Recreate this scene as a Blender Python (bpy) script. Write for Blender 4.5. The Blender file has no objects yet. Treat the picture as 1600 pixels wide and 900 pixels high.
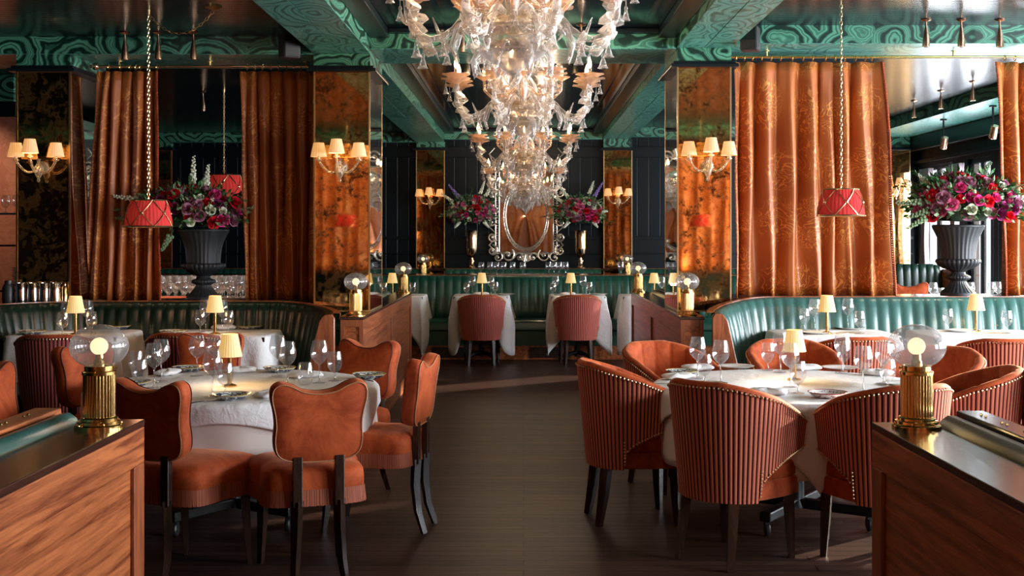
import bpy, math, random
from math import sin, cos, pi, sqrt, radians as R
from mathutils import Vector, Matrix
S = bpy.context.scene
COL = S.collection
F, CX, CY, H = 1900.0, 818.0, 368.0, 1.5
def X(px, y): return (px-CX)*y/F
def Z(py, y): return H-(py-CY)*y/F
def DY(py, t): return (H-t)*F/(py-CY)
rnd = random.Random(7)

# ---------------------------------------------------------------- mesh builder
class MB:
    def __init__(s): s.v=[]; s.f=[]; s.uv=[]
    def add(s, vs, fs, uvs=None):
        o=len(s.v); s.v+= [tuple(p) for p in vs]; s.f+= [tuple(i+o for i in f) for f in fs]
        s.uv += list(uvs) if uvs else [(0,0)]*len(vs)
        return s
    def box(s, x0,x1,y0,y1,z0,z1, M=None):
        vs=[Vector((x,y,z)) for z in (z0,z1) for y in (y0,y1) for x in (x0,x1)]
        if M: vs=[M@v for v in vs]
        return s.add(vs, [(0,2,3,1),(4,5,7,6),(0,1,5,4),(2,6,7,3),(0,4,6,2),(1,3,7,5)])
    def grid(s, fn, nu, nv, cu=False, cv=False, uvf=None, flip=False):
        vs=[];uv=[]
        mu=nu if cu else nu+1; mv=nv if cv else nv+1
        for i in range(mu):
            for j in range(mv):
                u=i/nu; w=j/nv
                vs.append(fn(u,w)); uv.append(uvf(u,w) if uvf else (u,w))
        fs=[]
        for i in range(nu):
            for j in range(nv):
                a=i*mv+j; b=((i+1)%mu)*mv+j; c=((i+1)%mu)*mv+(j+1)%mv; d=i*mv+(j+1)%mv
                fs.append((a,b,c,d) if not flip else (a,d,c,b))
        return s.add(vs,fs,uv)
    def lathe(s, prof, n=24, c=(0,0,0), mod=None, M=None):
        m=len(prof)
        def fn(u,w):
            j=min(int(round(w*(m-1))),m-1); r,z=prof[j]; a=u*2*pi
            if mod: r,z=mod(a,r,z,j/(m-1))
            p=Vector((r*cos(a),r*sin(a),z))
            if M: p=M@p
            return (p.x+c[0],p.y+c[1],p.z+c[2])
        return s.grid(fn,n,m-1,cu=True,flip=False)
    def tube(s, pts, r, n=8, closed=False, flat=1.0):
        pts=[Vector(p) for p in pts]; k=len(pts)
        rr=r if isinstance(r,(list,tuple)) else [r]*k
        rings=[]; up=None
        for i,p in enumerate(pts):
            a=pts[(i-1)%k] if (closed or i>0) else p
            b=pts[(i+1)%k] if (closed or i<k-1) else p
            t=(b-a)
            t = t.normalized() if t.length>1e-9 else Vector((0,0,1))
            if up is None:
                up=Vector((0,0,1)) if abs(t.z)<.9 else Vector((1,0,0))
            sd=t.cross(up)
            if sd.length<1e-6: sd=Vector((1,0,0))
            sd.normalize(); up=sd.cross(t).normalized()
            rings.append([p+sd*(rr[i]*cos(2*pi*j/n))+up*(rr[i]*flat*sin(2*pi*j/n)) for j in range(n)])
        vs=[q for g in rings for q in g]; fs=[]
        m=k if closed else k-1
        for i in range(m):
            for j in range(n):
                a=i*n+j; b=i*n+(j+1)%n; c=((i+1)%k)*n+(j+1)%n; d=((i+1)%k)*n+j
                fs.append((a,b,c,d))
        if not closed:
            fs.append(tuple(reversed(range(n)))); fs.append(tuple((k-1)*n+j for j in range(n)))
        return s.add(vs,fs)
    def ball(s, c, r, n=8, m=5, sz=(1,1,1)):
        return s.lathe([(max(1e-5,r*sin(pi*j/m))*1.0, -r*cos(pi*j/m)*sz[2]) for j in range(m+1)], n, c)
    def prism(s, outline, y0, y1, M=None):   # outline in x,z ; extruded along y
        n=len(outline)
        vs=[Vector((x,y0,z)) for x,z in outline]+[Vector((x,y1,z)) for x,z in outline]
        if M: vs=[M@v for v in vs]
        fs=[tuple(range(n)), tuple(reversed(range(n,2*n)))]+[(i,i+n,(i+1)%n+n,(i+1)%n) for i in range(n)]
        return s.add(vs,fs)
    def build(s, name, m, parent=None, bevel=0, smooth=40, loc=None, solid=0, kind=None, label=None, sub=0):
        me=bpy.data.meshes.new(name); me.from_pydata(s.v,[],s.f)
        ul=me.uv_layers.new(name='UVMap')
        lv=[0]*len(me.loops); me.loops.foreach_get('vertex_index',lv)
        ul.data.foreach_set('uv',[c for i in lv for c in s.uv[i]])
        me.materials.append(m)
        me.polygons.foreach_set('use_smooth',[smooth>0]*len(me.polygons))
        me.validate(); me.update()
        if smooth and smooth<180: me.set_sharp_from_angle(angle=R(smooth))
        o=bpy.data.objects.new(name,me); COL.objects.link(o)
        if parent: o.parent=parent
        if loc: o.location=loc
        if kind: o['kind']=kind
        if label: o['label']=label
        if solid:
            md=o.modifiers.new('s','SOLIDIFY'); md.thickness=solid; md.offset=0
        if bevel:
            md=o.modifiers.new('b','BEVEL'); md.width=bevel; md.segments=2; md.limit_method='ANGLE'; md.harden_normals=False
        if sub:
            md=o.modifiers.new('u','SUBSURF'); md.levels=md.render_levels=sub
        return o
def tag(o,label,cat,group=None,kind=None):
    o['label']=label; o['category']=cat
    if group: o['group']=group
    if kind: o['kind']=kind
    return o
def thing(name,label,cat,loc=(0,0,0),rz=0,group=None):
    o=bpy.data.objects.new(name,None); COL.objects.link(o); o.location=loc; o.rotation_euler=(0,0,rz)
    o.empty_display_size=.1
    return tag(o,label,cat,group)
KIDS={}
def tree(o,parent=None):
    c=o.copy(); COL.objects.link(c)
    if parent: c.parent=parent
    for ch in list(o.children): tree(ch,c)
    return c
def dup(o,loc,rz=None,label=None,group=None,scale=None):
    c=tree(o); c.location=loc
    if rz is not None: c.rotation_euler=(0,0,rz)
    if label: c['label']=label
    if group: c['group']=group
    if scale: c.scale=(scale,)*3
    return c
def light(kind,name,loc,energy,col=(1,1,1),**k):
    l=bpy.data.lights.new(name,kind); l.energy=energy; l.color=col
    tgt=k.pop('to',None)
    for a,b in k.items(): setattr(l,a,b)
    o=bpy.data.objects.new(name,l); COL.objects.link(o); o.location=loc
    if tgt: o.rotation_euler=(Vector(tgt)-Vector(loc)).to_track_quat('-Z','Y').to_euler()
    return o

# ---------------------------------------------------------------- materials
class NM:
    def __init__(s,name):
        s.m=bpy.data.materials.new(name); s.m.use_nodes=True; s.t=s.m.node_tree; s.t.nodes.clear()
        s.out=s.t.nodes.new('ShaderNodeOutputMaterial')
    def n(s,ty,**k):
        o=s.t.nodes.new('ShaderNode'+ty)
        ins=k.pop('i',{})
        for a,b in k.items(): setattr(o,a,b)
        for a,b in ins.items():
            if isinstance(b,bpy.types.NodeSocket): s.t.links.new(b,o.inputs[a])
            else: o.inputs[a].default_value=b
        return o
    def ramp(s,fac,stops,interp='LINEAR'):
        r=s.n('ValToRGB',i={0:fac}); cr=r.color_ramp; cr.interpolation=interp
        while len(cr.elements)<len(stops): cr.elements.new(.5)
        for e,(p,c) in zip(cr.elements,stops):
            e.position=p; e.color=(c[0],c[1],c[2],1) if isinstance(c,tuple) else (c,c,c,1)
        return r.outputs[0]
    def co(s,kind='Object',scale=(1,1,1),rot=(0,0,0),loc=(0,0,0)):
        t=s.n('TexCoord'); return s.n('Mapping',i={0:t.outputs[kind],1:loc,2:rot,3:scale}).outputs[0]
    def noise(s,v,scale,detail=3,rough=.5,dist=0):
        return s.n('TexNoise',i={'Vector':v,'Scale':scale,'Detail':detail,'Roughness':rough,'Distortion':dist}).outputs[0]
    def math(s,op,a,b=0.0,c=0.0): return s.n('Math',operation=op,i={0:a,1:b,2:c}).outputs[0]
    def mix(s,f,a,b,mode='MIX'):
        x=s.n('Mix',data_type='RGBA',blend_type=mode); 
        for idx,v in ((0,f),(6,a),(7,b)):
            if isinstance(v,bpy.types.NodeSocket): s.t.links.new(v,x.inputs[idx])
            else: x.inputs[idx].default_value = v if idx==0 else (v[0],v[1],v[2],1)
        return x.outputs[2]
    def bump(s,h,st=.3,d=.01): return s.n('Bump',i={'Height':h,'Strength':st,'Distance':d}).outputs[0]
    def pbr(s,col,rough=.5,metal=0.0,normal=None,**k):
        ins={'Base Color':col if isinstance(col,bpy.types.NodeSocket) else (*col,1),'Roughness':rough,'Metallic':metal}
        if normal is not None: ins['Normal']=normal
        for a,b in k.items():
            a=a.replace('_',' ')
            ins[a]=(*b,1) if isinstance(b,tuple) and len(b)==3 else b
        p=s.n('BsdfPrincipled',i=ins); return p.outputs[0]
    def done(s,sh): s.t.links.new(sh,s.out.inputs[0]); return s.m
def plain(name,col,rough=.5,metal=0.0,**k):
    n=NM(name); return n.done(n.pbr(col,rough,metal,**k))
def malachite(name,scale,freq,st,dark=(.004,.030,.019),mid=(.016,.135,.085),lite=(.09,.40,.26),dis=.07):
    n=NM(name); v=n.co('Object',st)
    nz=n.n('TexNoise',i={'Vector':v,'Scale':scale*1.1,'Detail':3.0,'Roughness':.55})
    vv=n.n('VectorMath',operation='MULTIPLY_ADD',i={0:nz.outputs[1],1:(dis*2,)*3,2:v}).outputs[0]
    vo=n.n('TexVoronoi',feature='F1',i={'Vector':vv,'Scale':scale,'Randomness':.9})
    ph=n.math('MULTIPLY_ADD',vo.outputs[0],freq,n.math('MULTIPLY',nz.outputs[0],1.6))
    d=n.math('PINGPONG',ph,1.0)
    fine=n.math('PINGPONG',n.math('MULTIPLY',ph,2.6),1.0)
    c=n.ramp(d,[(0,dark),(.22,dark),(.34,mid),(.6,lite),(.8,lite),(1,mid)])
    c=n.mix(n.math('MULTIPLY',n.math('LESS_THAN',fine,.22),.6),c,dark)
    return n.done(n.pbr(c,.3))
M={}
M['mal']=malachite('malachite',3.3,11,(.75,.3,1),(.004,.026,.018),(.026,.115,.075),(.10,.32,.21))
M['mal2']=malachite('bounce_lit_soffit',3.4,12,(1,.5,1),(.03,.14,.11),(.06,.25,.20),(.12,.38,.32),.1)  # lighter copy of the malachite: bounced daylight put into the colour
def beadboard(name,axis,base,pitch=.055,rough=.16,st=.5,coat=0.0):
    # painted tongue-and-groove boards
    n=NM(name); v=n.co('Object')
    s=n.n('SeparateXYZ',i={0:v}).outputs[axis]
    a=n.math('PINGPONG',n.math('MULTIPLY',s,1/pitch),.5)
    g=n.ramp(a,[(0,0.0),(.07,1.0),(1,1.0)])
    return n.done(n.pbr(n.mix(n.noise(v,1.5,2),base,tuple(min(1,c*1.5) for c in base)),rough,normal=n.bump(g,st,.006),Coat_Weight=coat,Specular_IOR_Level=.12 if 'middle' in name else (.32 if 'ceil' in name else .18)))
M['ceilm']=beadboard('middle_ceiling_boards',0,(.003,.007,.010),.3,.13,.4)
M['ceil']=beadboard('ceiling_boards',1,(.004,.008,.011),.075,.22)
M['wall']=beadboard('dark_wall_boards',0,(.0012,.005,.008),.17,.38,.8)
M['wallx']=beadboard('dark_side_boards',1,(.0012,.005,.008),.17,.38,.8)
M['dark']=plain('dark_trim',(.004,.009,.012),.3,Specular_IOR_Level=.3)
M['darkpanel']=plain('dark_teal_paint',(.0016,.006,.009),.36,Specular_IOR_Level=.2)
def wood(name,a,b,st,rough=.28,coat=.3,sc=3.0):
    n=NM(name); v=n.co('Object',st)
    w=n.noise(v,sc,5,.6,.8); w2=n.noise(v,sc*6,3,.6)
    f=n.math('ADD',n.math('MULTIPLY',w,.75),n.math('MULTIPLY',w2,.25))
    c=n.ramp(f,[(.38,a),(.62,b)])
    return n.done(n.pbr(c,rough,Coat_Weight=coat,Coat_Roughness=.15))
M['wood']=wood('mahogany',(.17,.036,.012),(.56,.170,.055),(8,.55,13))
M['woodv']=wood('mahogany_post',(.20,.048,.018),(.42,.125,.048),(7,7,.8))
M['woodtop']=wood('dark_mahogany_top',(.018,.007,.005),(.06,.020,.012),(6,.8,6),.2,.25)
M['legwood']=wood('dark_leg_wood',(.012,.006,.004),(.045,.02,.012),(9,9,1),.25,.4)
n=NM('dark_wood_floor'); v=n.co('Object')
br=n.n('TexBrick',offset=.37,i={'Vector':v,'Color1':(0,0,0,1),'Color2':(1,1,1,1),'Mortar':(0,0,0,1),'Scale':1.0,'Mortar Size':.004,'Brick Width':2.1,'Row Height':.085,'Bias':0.0})
gr=n.noise(n.co('Object',(.8,16,1)),3.0,6,.65,.4)
c=n.ramp(gr,[(.25,(.017,.0075,.0055)),(.5,(.040,.018,.012)),(.8,(.082,.038,.026))])
c=n.mix(.5,c,n.mix(br.outputs[0],(.016,.007,.005),(.080,.038,.027)))
c=n.mix(br.outputs[1],c,(.006,.003,.003))
M['floor']=n.done(n.pbr(c,n.ramp(gr,[(0,.50),(1,.36)]),normal=n.bump(n.math('SUBTRACT',gr,n.math('MULTIPLY',br.outputs[1],2.0)),.3,.004),Specular_IOR_Level=.14))
def velvet(name,a,b,sheen=.35,sc=5):
    n=NM(name); v=n.co('Object')
    f=n.noise(v,sc,5,.7,.8)
    c=n.ramp(f,[(.36,tuple(x*.8 for x in a)),(.64,b)])
    return n.done(n.pbr(c,.7,normal=n.bump(n.noise(v,220,2),.12,.001),Sheen_Weight=sheen,Sheen_Roughness=.4,Sheen_Tint=(1,.45,.25),Specular_IOR_Level=.2))
M['velvet']=velvet('orange_velvet',(.34,.045,.010),(.56,.105,.026))
M['velvetd']=velvet('rust_velvet',(.25,.033,.010),(.42,.070,.020))
n=NM('ribbed_coral_fabric'); 
M['rib']=None
def ribmat(name,a,b,pitchn):
    n=NM(name); uv=n.n('TexCoord').outputs['UV']; s=n.n('SeparateXYZ',i={0:uv}).outputs[0]
    p=n.math('PINGPONG',n.math('MULTIPLY',s,1.0),.5)
    c=n.ramp(p,[(.0,b),(.16,b),(.25,a),(.5,a)])  # dark stripe in each groove: fabric pattern with crease shade put in
    return n.done(n.pbr(c,.65,Sheen_Weight=.4,Sheen_Tint=(1,.6,.5),Specular_IOR_Level=.2))
M['rib']=ribmat('ribbed_coral_fabric',(.60,.150,.082),(.075,.012,.007),1)
M['ribd']=ribmat('ribbed_wine_fabric',(.36,.07,.06),(.05,.010,.010),1)
M['ribp']=ribmat('ribbed_pink_fabric',(.52,.13,.10),(.25,.04,.03),1)
n=NM('orange_damask'); uv=n.n('TexCoord').outputs['UV']
a=n.noise(uv,4.5,2,.5,2.2)
sc_=n.math('PINGPONG',n.math('MULTIPLY',a,9.0),.5)
line=n.ramp(sc_,[(0,1.0),(.09,1.0),(.16,0.0),(1,0.0)])
vo=n.n('TexVoronoi',feature='F1',i={'Vector':uv,'Scale':2.2,'Randomness':.35}).outputs[0]
mask=n.ramp(vo,[(.0,1.0),(.42,1.0),(.52,0.0)])
f=n.math('MULTIPLY',line,mask)
base=n.ramp(n.noise(uv,1.7,3),[(.3,(.30,.070,.015)),(.7,(.46,.125,.026))])
M['damask']=n.done(n.pbr(n.mix(n.math('MULTIPLY',f,.75),base,(.82,.36,.09)),n.math('MULTIPLY_ADD',f,-.22,.5),Sheen_Weight=.12,Sheen_Tint=(1,.5,.2)))
def leather(name,a,b,rough=.3):
    n=NM(name); v=n.co('Object'); f=n.noise(v,2.5,4,.6)
    return n.done(n.pbr(n.ramp(f,[(.3,a),(.7,b)]),n.ramp(f,[(0,rough+.08),(1,rough-.05)]),normal=n.bump(n.noise(v,90,2),.06,.001),Specular_IOR_Level=.6))
M['green']=leather('green_leather',(.002,.011,.006),(.004,.020,.011))  # darker copy of the green leather: shade put into the colour
M['greenm']=leather('mid_green_leather',(.008,.055,.034),(.013,.085,.055))
M['greenr']=leather('daylit_green_leather',(.028,.088,.076),(.050,.130,.112),.27)  # same green leather with cool daylight put into the colour
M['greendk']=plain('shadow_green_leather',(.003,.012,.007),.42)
n=NM('white_linen'); v=n.co('Object')
M['cloth']=n.done(n.pbr((.80,.78,.77),.8,normal=n.bump(n.math('ADD',n.noise(v,5,3,.6,1.2),n.math('MULTIPLY',n.noise(v,16,3,.6,2.0),.35)),.5,.02)))
M['cloth2']=plain('cream_linen',(.72,.64,.58),.85)
M['brass']=plain('polished_brass',(.78,.50,.17),.16,1.0)
M['gold']=plain('antique_gold',(.80,.60,.32),.28,1.0)
M['silver']=plain('polished_silver',(.8,.78,.76),.1,1.0)
M['copper']=plain('brushed_rose_brass',(.72,.46,.30),.26,1.0)
M['black']=plain('black_metal',(.012,.012,.013),.4,.3)
M['blackp']=plain('black_plastic',(.02,.02,.022),.45)
M['urn']=plain('matte_black_iron',(.014,.016,.018),.55)
M['porc']=plain('white_porcelain',(.82,.80,.76),.15)
M['mirror']=plain('clear_mirror',(.82,.84,.84),.02,1.0)
M['skirting']=plain('skirting',(.01,.012,.014),.4)
n=NM('patterned_bowl'); v=n.co('Object')
r_=n.n('VectorMath',operation='LENGTH',i={0:v}).outputs[1]
pt=n.math('GREATER_THAN',n.noise(v,38,3,.6,1.5),.49)
inz=n.math('LESS_THAN',r_,.096)
ring=n.math('GREATER_THAN',r_,.1005)
c=n.mix(n.math('MULTIPLY',pt,inz),(.8,.79,.72),(.02,.025,.07)); c=n.mix(ring,c,(.42,.30,.07))
M['plate']=n.done(n.pbr(c,.15))
n=NM('pink_patterned_bowl'); v=n.co('Object')
r_=n.n('VectorMath',operation='LENGTH',i={0:v}).outputs[1]
pt=n.math('GREATER_THAN',n.noise(v,45,2,.6,1.0),.56)
c=n.mix(n.math('MULTIPLY',pt,n.math('LESS_THAN',r_,.094)),(.82,.80,.76),(.22,.03,.09)); c=n.mix(n.math('GREATER_THAN',r_,.1005),c,(.35,.05,.05))
M['plate2']=n.done(n.pbr(c,.15))
n=NM('antique_mirror'); v=n.co('Object')
f=n.noise(v,5,6,.7,1.0); f2=n.noise(v,22,4,.7)
k=n.math('ADD',n.math('MULTIPLY',f,.6),n.math('MULTIPLY',f2,.4))
c=n.ramp(k,[(.40,(.10,.035,.008)),(.49,(.70,.38,.13)),(.60,(.95,.66,.33))])
M['antique']=n.done(n.pbr(c,n.ramp(k,[(.3,.16),(.5,.03)]),n.ramp(k,[(.3,.6),(.5,1.0)])))
def thin(name,tint,refl,diff,dcol,dw,rough=.04,bumps=0,aniso=None,emi=0):
    n=NM(name)
    lw=n.n('LayerWeight',i={0:.35})
    nrm=None
    dn=None
    if bumps: nrm=n.bump(n.noise(n.co('Object'),bumps,3,.6,1.0),.9,.008)
    g=n.n('BsdfGlossy',i={0:(1,1,1,1),'Roughness':rough}); t=n.n('BsdfTransparent',i={0:(*tint,1)})
    if nrm is not None: n.t.links.new(nrm,g.inputs['Normal'])
    fac=n.ramp(lw.outputs[1],[(0,refl),(.55,refl*2.2),(1,.95)])
    m1=n.n('MixShader',i={0:fac,1:t.outputs[0],2:g.outputs[0]}).outputs[0]
    if dw:
        d=n.n('BsdfDiffuse',i={0:(*dcol,1)}); tl=n.n('BsdfTranslucent',i={0:(*dcol,1)})
        dd=n.n('MixShader',i={0:.5,1:d.outputs[0],2:tl.outputs[0]}).outputs[0]
        m1=n.n('MixShader',i={0:dw,1:m1,2:dd}).outputs[0]
    return n.done(m1)
M['glass']=thin('drinking_glass',(.92,.92,.93),.11,0,(1,1,1),.035,.03)
M['glassw']=thin('whitened_bar_glass',(.92,.9,.9),.22,0,(1,.9,.88),.12,.05)  # white diffuse and extra reflection stand in for light on the glasses
def blown(name,tint,white,lo,hi,rough=.06,gl=.45):
    n=NM(name); lw=n.n('LayerWeight',i={0:.5}); v=n.co('Object')
    nrm=n.bump(n.noise(v,90,3,.6,1.0),.7,.006)
    t=n.n('BsdfTransparent',i={0:(*tint,1)}); g=n.n('BsdfGlossy',i={0:(1,1,1,1),'Roughness':rough,'Normal':nrm})
    d=n.n('BsdfDiffuse',i={0:(*white,1)}); tl=n.n('BsdfTranslucent',i={0:(*white,1)})
    dd=n.n('MixShader',i={0:.5,1:d.outputs[0],2:tl.outputs[0]}).outputs[0]
    body=n.n('MixShader',i={0:gl,1:dd,2:g.outputs[0]}).outputs[0]
    f=n.math('MULTIPLY_ADD',n.noise(v,45,2),.25,-.12)
    e=n.math('ADD',n.ramp(lw.outputs[1],[(0,lo),(.35,lo*1.5),(.75,hi),(1,1.0)]),f)  # whitened edges: light caught by blown glass, put into the colour
    return n.done(n.n('MixShader',i={0:e,1:t.outputs[0],2:body}).outputs[0])
M['crystal']=blown('blown_crystal',(.93,.90,.87),(1,.95,.90),.20,.85)
M['crystalg']=blown('gilded_crystal',(.92,.82,.62),(1,.84,.60),.26,.85)
M['peach']=blown('peach_glass_cup',(.98,.80,.62),(1,.66,.44),.36,.9)
# etched globe
n=NM('etched_globe_glass'); v=n.co('Object')
pat=n.noise(v,26,3,.6,3.0); pm=n.ramp(n.math('PINGPONG',n.math('MULTIPLY',pat,8.0),.5),[(0,.75),(.14,.75),(.25,.0)])
zz=n.n('SeparateXYZ',i={0:v}).outputs[2]; band=n.ramp(n.math('ABSOLUTE',n.math('SUBTRACT',zz,.245)),[(0,1.0),(.026,1.0),(.034,0.0)])
big=n.ramp(n.noise(v,7,1),[(.48,0.0),(.56,1.0)])
fr=n.math('MULTIPLY_ADD',n.math('MULTIPLY',n.math('MULTIPLY',pm,band),big),.5,.15)
g=n.n('BsdfGlossy',i={0:(1,1,1,1),'Roughness':.1}); t=n.n('BsdfTransparent',i={0:(.80,.78,.78,1)})
lw=n.n('LayerWeight',i={0:.4}); m1=n.n('MixShader',i={0:n.ramp(lw.outputs[1],[(0,.06),(.6,.25),(1,.9)]),1:t.outputs[0],2:g.outputs[0]}).outputs[0]
d=n.n('BsdfDiffuse',i={0:(.9,.87,.85,1)}); tl=n.n('BsdfTranslucent',i={0:(.9,.86,.82,1)}); dd=n.n('MixShader',i={0:.6,1:d.outputs[0],2:tl.outputs[0]}).outputs[0]
M['globe']=n.done(n.n('MixShader',i={0:fr,1:m1,2:dd}).outputs[0])
def glow(name,col,st,base=(.8,.8,.8),mixd=.5):
    n=NM(name); e=n.n('Emission',i={0:(*col,1),1:st}); d=n.n('BsdfDiffuse',i={0:(*base,1)})
    return n.done(n.n('AddShader',i={0:e.outputs[0],1:d.outputs[0]}).outputs[0])
M['bulb']=glow('lit_bulb',(1,.74,.42),2.0,(.4,.35,.25))
M['flame']=glow('lit_candle_bulb',(1,.62,.30),9)
M['shade']=glow('lit_cream_shade',(1,.60,.17),.62,(.62,.52,.34))
M['shades']=glow('lit_sconce_shade',(1,.46,.14),.72,(.5,.38,.26))
M['red']=glow('lit_red_shade',(.75,.05,.03),.22,(.5,.04,.04))
M['daylight']=glow('window_daylight',(.9,.95,1),2.2)
M['leaf']=plain('leaf_green',(.03,.10,.025),.6,Specular_IOR_Level=.2); M['darkcore']=plain('dark_green_filler',(.008,.02,.006),.9); M['leaf2']=plain('pale_leaf',(.16,.24,.12),.6)
for k,c in (('rred',(.62,.012,.03)),('rmag',(.62,.05,.22)),('rmauve',(.42,.18,.26)),('rplum',(.20,.02,.09)),('rpink',(.8,.18,.38)),('rwhite',(.75,.78,.62)),('rpurple',(.30,.20,.55))):
    M[k]=plain('petal_'+k[1:],c,.85,Specular_IOR_Level=.12)
n=NM('coral_wallpaper'); M['coral']=n.done(n.pbr(n.ramp(n.noise(n.co('Object',(1,1,1)),9,3,.6,2),[(.4,(.50,.155,.085)),(.6,(.60,.21,.12))]),.6))
M['sheer']=plain('sheer_mauve_drape',(.42,.33,.36),.8)
# ---------------------------------------------------------------- the room
def struct(name,mb,m,**k): return mb.build(name,m,kind='structure',**k)
CL,CM,CR=3.014,3.063,3.10          # ceiling heights of the left, middle and right bays
SL,SM,SR=2.878,2.92,2.96           # beam soffits
XL,XR,YB,YF=-8.0,5.84,-4.0,18.1
struct('floor',MB().box(XL,XR,YB,YF,-.1,0),M['floor'],smooth=0)
c=MB(); c.box(XL-.1,-1.38,YB,YF,CL,CL+.1); struct('ceiling',c,M['ceil'],smooth=0)
struct('ceiling',MB().box(-1.38,1.38,YB,YF,CM,CM+.1),M['ceilm'],smooth=0)
struct('ceiling',MB().box(1.38,XR+.1,YB,YF,CR,CR+.1),M['ceil'],smooth=0)
tn=[0]
def trim(mb,m,**k):
    tn[0]+=1; return struct('trim_%d'%tn[0],mb,m,**k)
def beam(x0,x1,y0,y1,z0,z1,tw=.0):
    trim(MB().box(x0,x1,y0,y1,z0+.004,z1),M['mal'],smooth=0)
    trim(MB().box(x0+.001,x1-.001,y0+.001,y1-.001,z0,z0+.004),M['mal2'],smooth=0)
def lbeam(x0,x1,y0,y1,z0,z1):
    b=MB().box(x0,x1,y0,y1,z0+.004,z1); trim(b,M['mal'],smooth=0)
    xm=(x0+x1)/2
    trim(MB().box(x0+.001,xm-.004,y0,y1,z0,z0+.004).box(xm+.004,x1-.001,y0,y1,z0,z0+.004),M['mal2'],smooth=0)
for x0,x1,zs in ((-1.597,-1.168,2.885),(1.168,1.582,2.93)):
    lbeam(x0,x1,-3.9,9.25,zs,3.08); lbeam(x0,x1,9.25,17.94,zs,3.08)
for y0,y1 in ((.1,.85),(9.252,10.04),(17.95,18.1)):
    beam(XL,-1.6,y0,y1,SL,CL+.002); beam(-1.166,1.166,y0,y1,SM,CM+.002); beam(1.584,5.0,y0,y1,SR,CR+.002)
# dark border mouldings round the middle bays
for y0,y1 in ((.86,9.24),(10.05,17.94)):
    for sx in (-1,1):
        trim(MB().box(min(sx*1.166,sx*1.02),max(sx*1.166,sx*1.02),y0,y1,3.0,3.063),M['dark'],smooth=0,bevel=.008)
    trim(MB().box(-1.02,1.02,y1-.1,y1,3.03,3.063),M['dark'],smooth=0,bevel=.008)
# walls
w=MB().box(XL,XR,YF,YF+.1,0,3.1); struct('wall_back',w,M['wall'],smooth=0)
for zz,hh in ((1.44,.05),(1.22,.02),(2.66,.16)):
    trim(MB().box(-5.9,5.8,18.06,18.10,zz,zz+hh),M['darkpanel'],smooth=0,bevel=.004)
trim(MB().box(-1.16,1.16,18.075,18.10,1.0,1.44),M['darkpanel'],smooth=0)
trim(MB().box(1.6,5.3,18.075,18.10,1.0,1.44),M['darkpanel'],smooth=0)
struct('wall_left',MB().box(XL-.1,XL,YB,YF,0,3.1),M['wallx'],smooth=0)
struct('wall_rear',MB().box(XL,XR,YB-.1,YB,0,3.1),M['coral'],smooth=0)
WIN=[(16.55,17.95),(15.2,16.0),(13.0,14.4),(11.0,12.3),(8.1,9.3),(5.2,6.7),(3.0,4.5),(.9,2.3)]
wz0,wz1=.62,2.5
b=MB(); ys=[YB]
e=sorted(WIN)
prev=YB
for a_,b_ in e:
    b.box(XR,XR+.16,prev,a_,0,3.1); b.box(XR,XR+.16,a_,b_,0,wz0); b.box(XR,XR+.16,a_,b_,wz1,3.1); prev=b_
b.box(XR,XR+.16,prev,YF,0,3.1)
struct('wall_right',b,M['wallx'],smooth=0)
for i,(a_,b_) in enumerate(WIN):
    f=MB()
    for (p,q,r,s_) in ((a_,a_+.06,wz0,wz1),(b_-.06,b_,wz0,wz1),(a_,b_,wz0,wz0+.06),(a_,b_,wz1-.06,wz1),((a_+b_)/2-.02,(a_+b_)/2+.02,wz0,wz1)):
        f.box(XR+.03,XR+.09,p,q,r,s_)
    fo=struct('window_%d'%(i+1),f,M['darkpanel'],smooth=0)
    g=MB().box(XR+.055,XR+.06,a_+.06,b_-.06,wz0+.06,wz1-.06).build('window_pane',M['glass'],fo,smooth=0)
# right hand longitudinal beam above the windows
trim(MB().box(5.0,5.07,0,18.1,SR,CR),M['mal'],smooth=0)
trim(MB().box(5.0,5.75,0,18.1,SR-.004,SR),M['mal2'],smooth=0)
trim(MB().box(5.07,5.75,0,18.1,SR,CR),M['mal'],smooth=0)
trim(MB().box(5.72,5.84,0,18.1,2.74,SR-.004),M['dark'],smooth=0,bevel=.01)
trim(MB().box(5.78,5.84,0,18.1,2.56,2.60),M['dark'],smooth=0)
# low walls under the curtained openings, with timber ledges
for (x0,x1,y0,y1,zt) in ((XL,-1.6,9.3,10.0,.985),(1.6,5.3,9.3,10.0,1.02),(XL,-1.6,.1,.8,.985),(1.6,5.8,.1,.8,.985)):
    trim(MB().box(x0,x1,y0+.03,y1-.03,0,zt-.035),M['darkpanel'],smooth=0)
    trim(MB().box(x0,x1,y0,y1,zt-.035,zt),M['woodtop'],smooth=0,bevel=.006)
# coral wall with malachite frieze far left
trim(MB().box(XL,-4.78,11.5,11.6,0,2.62),M['coral'],smooth=0)
trim(MB().box(XL,-4.78,11.45,11.6,2.62,2.76),M['dark'],smooth=0,bevel=.01)
trim(MB().box(XL,-4.78,11.4,11.6,2.76,3.01),M['mal'],smooth=0)
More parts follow.
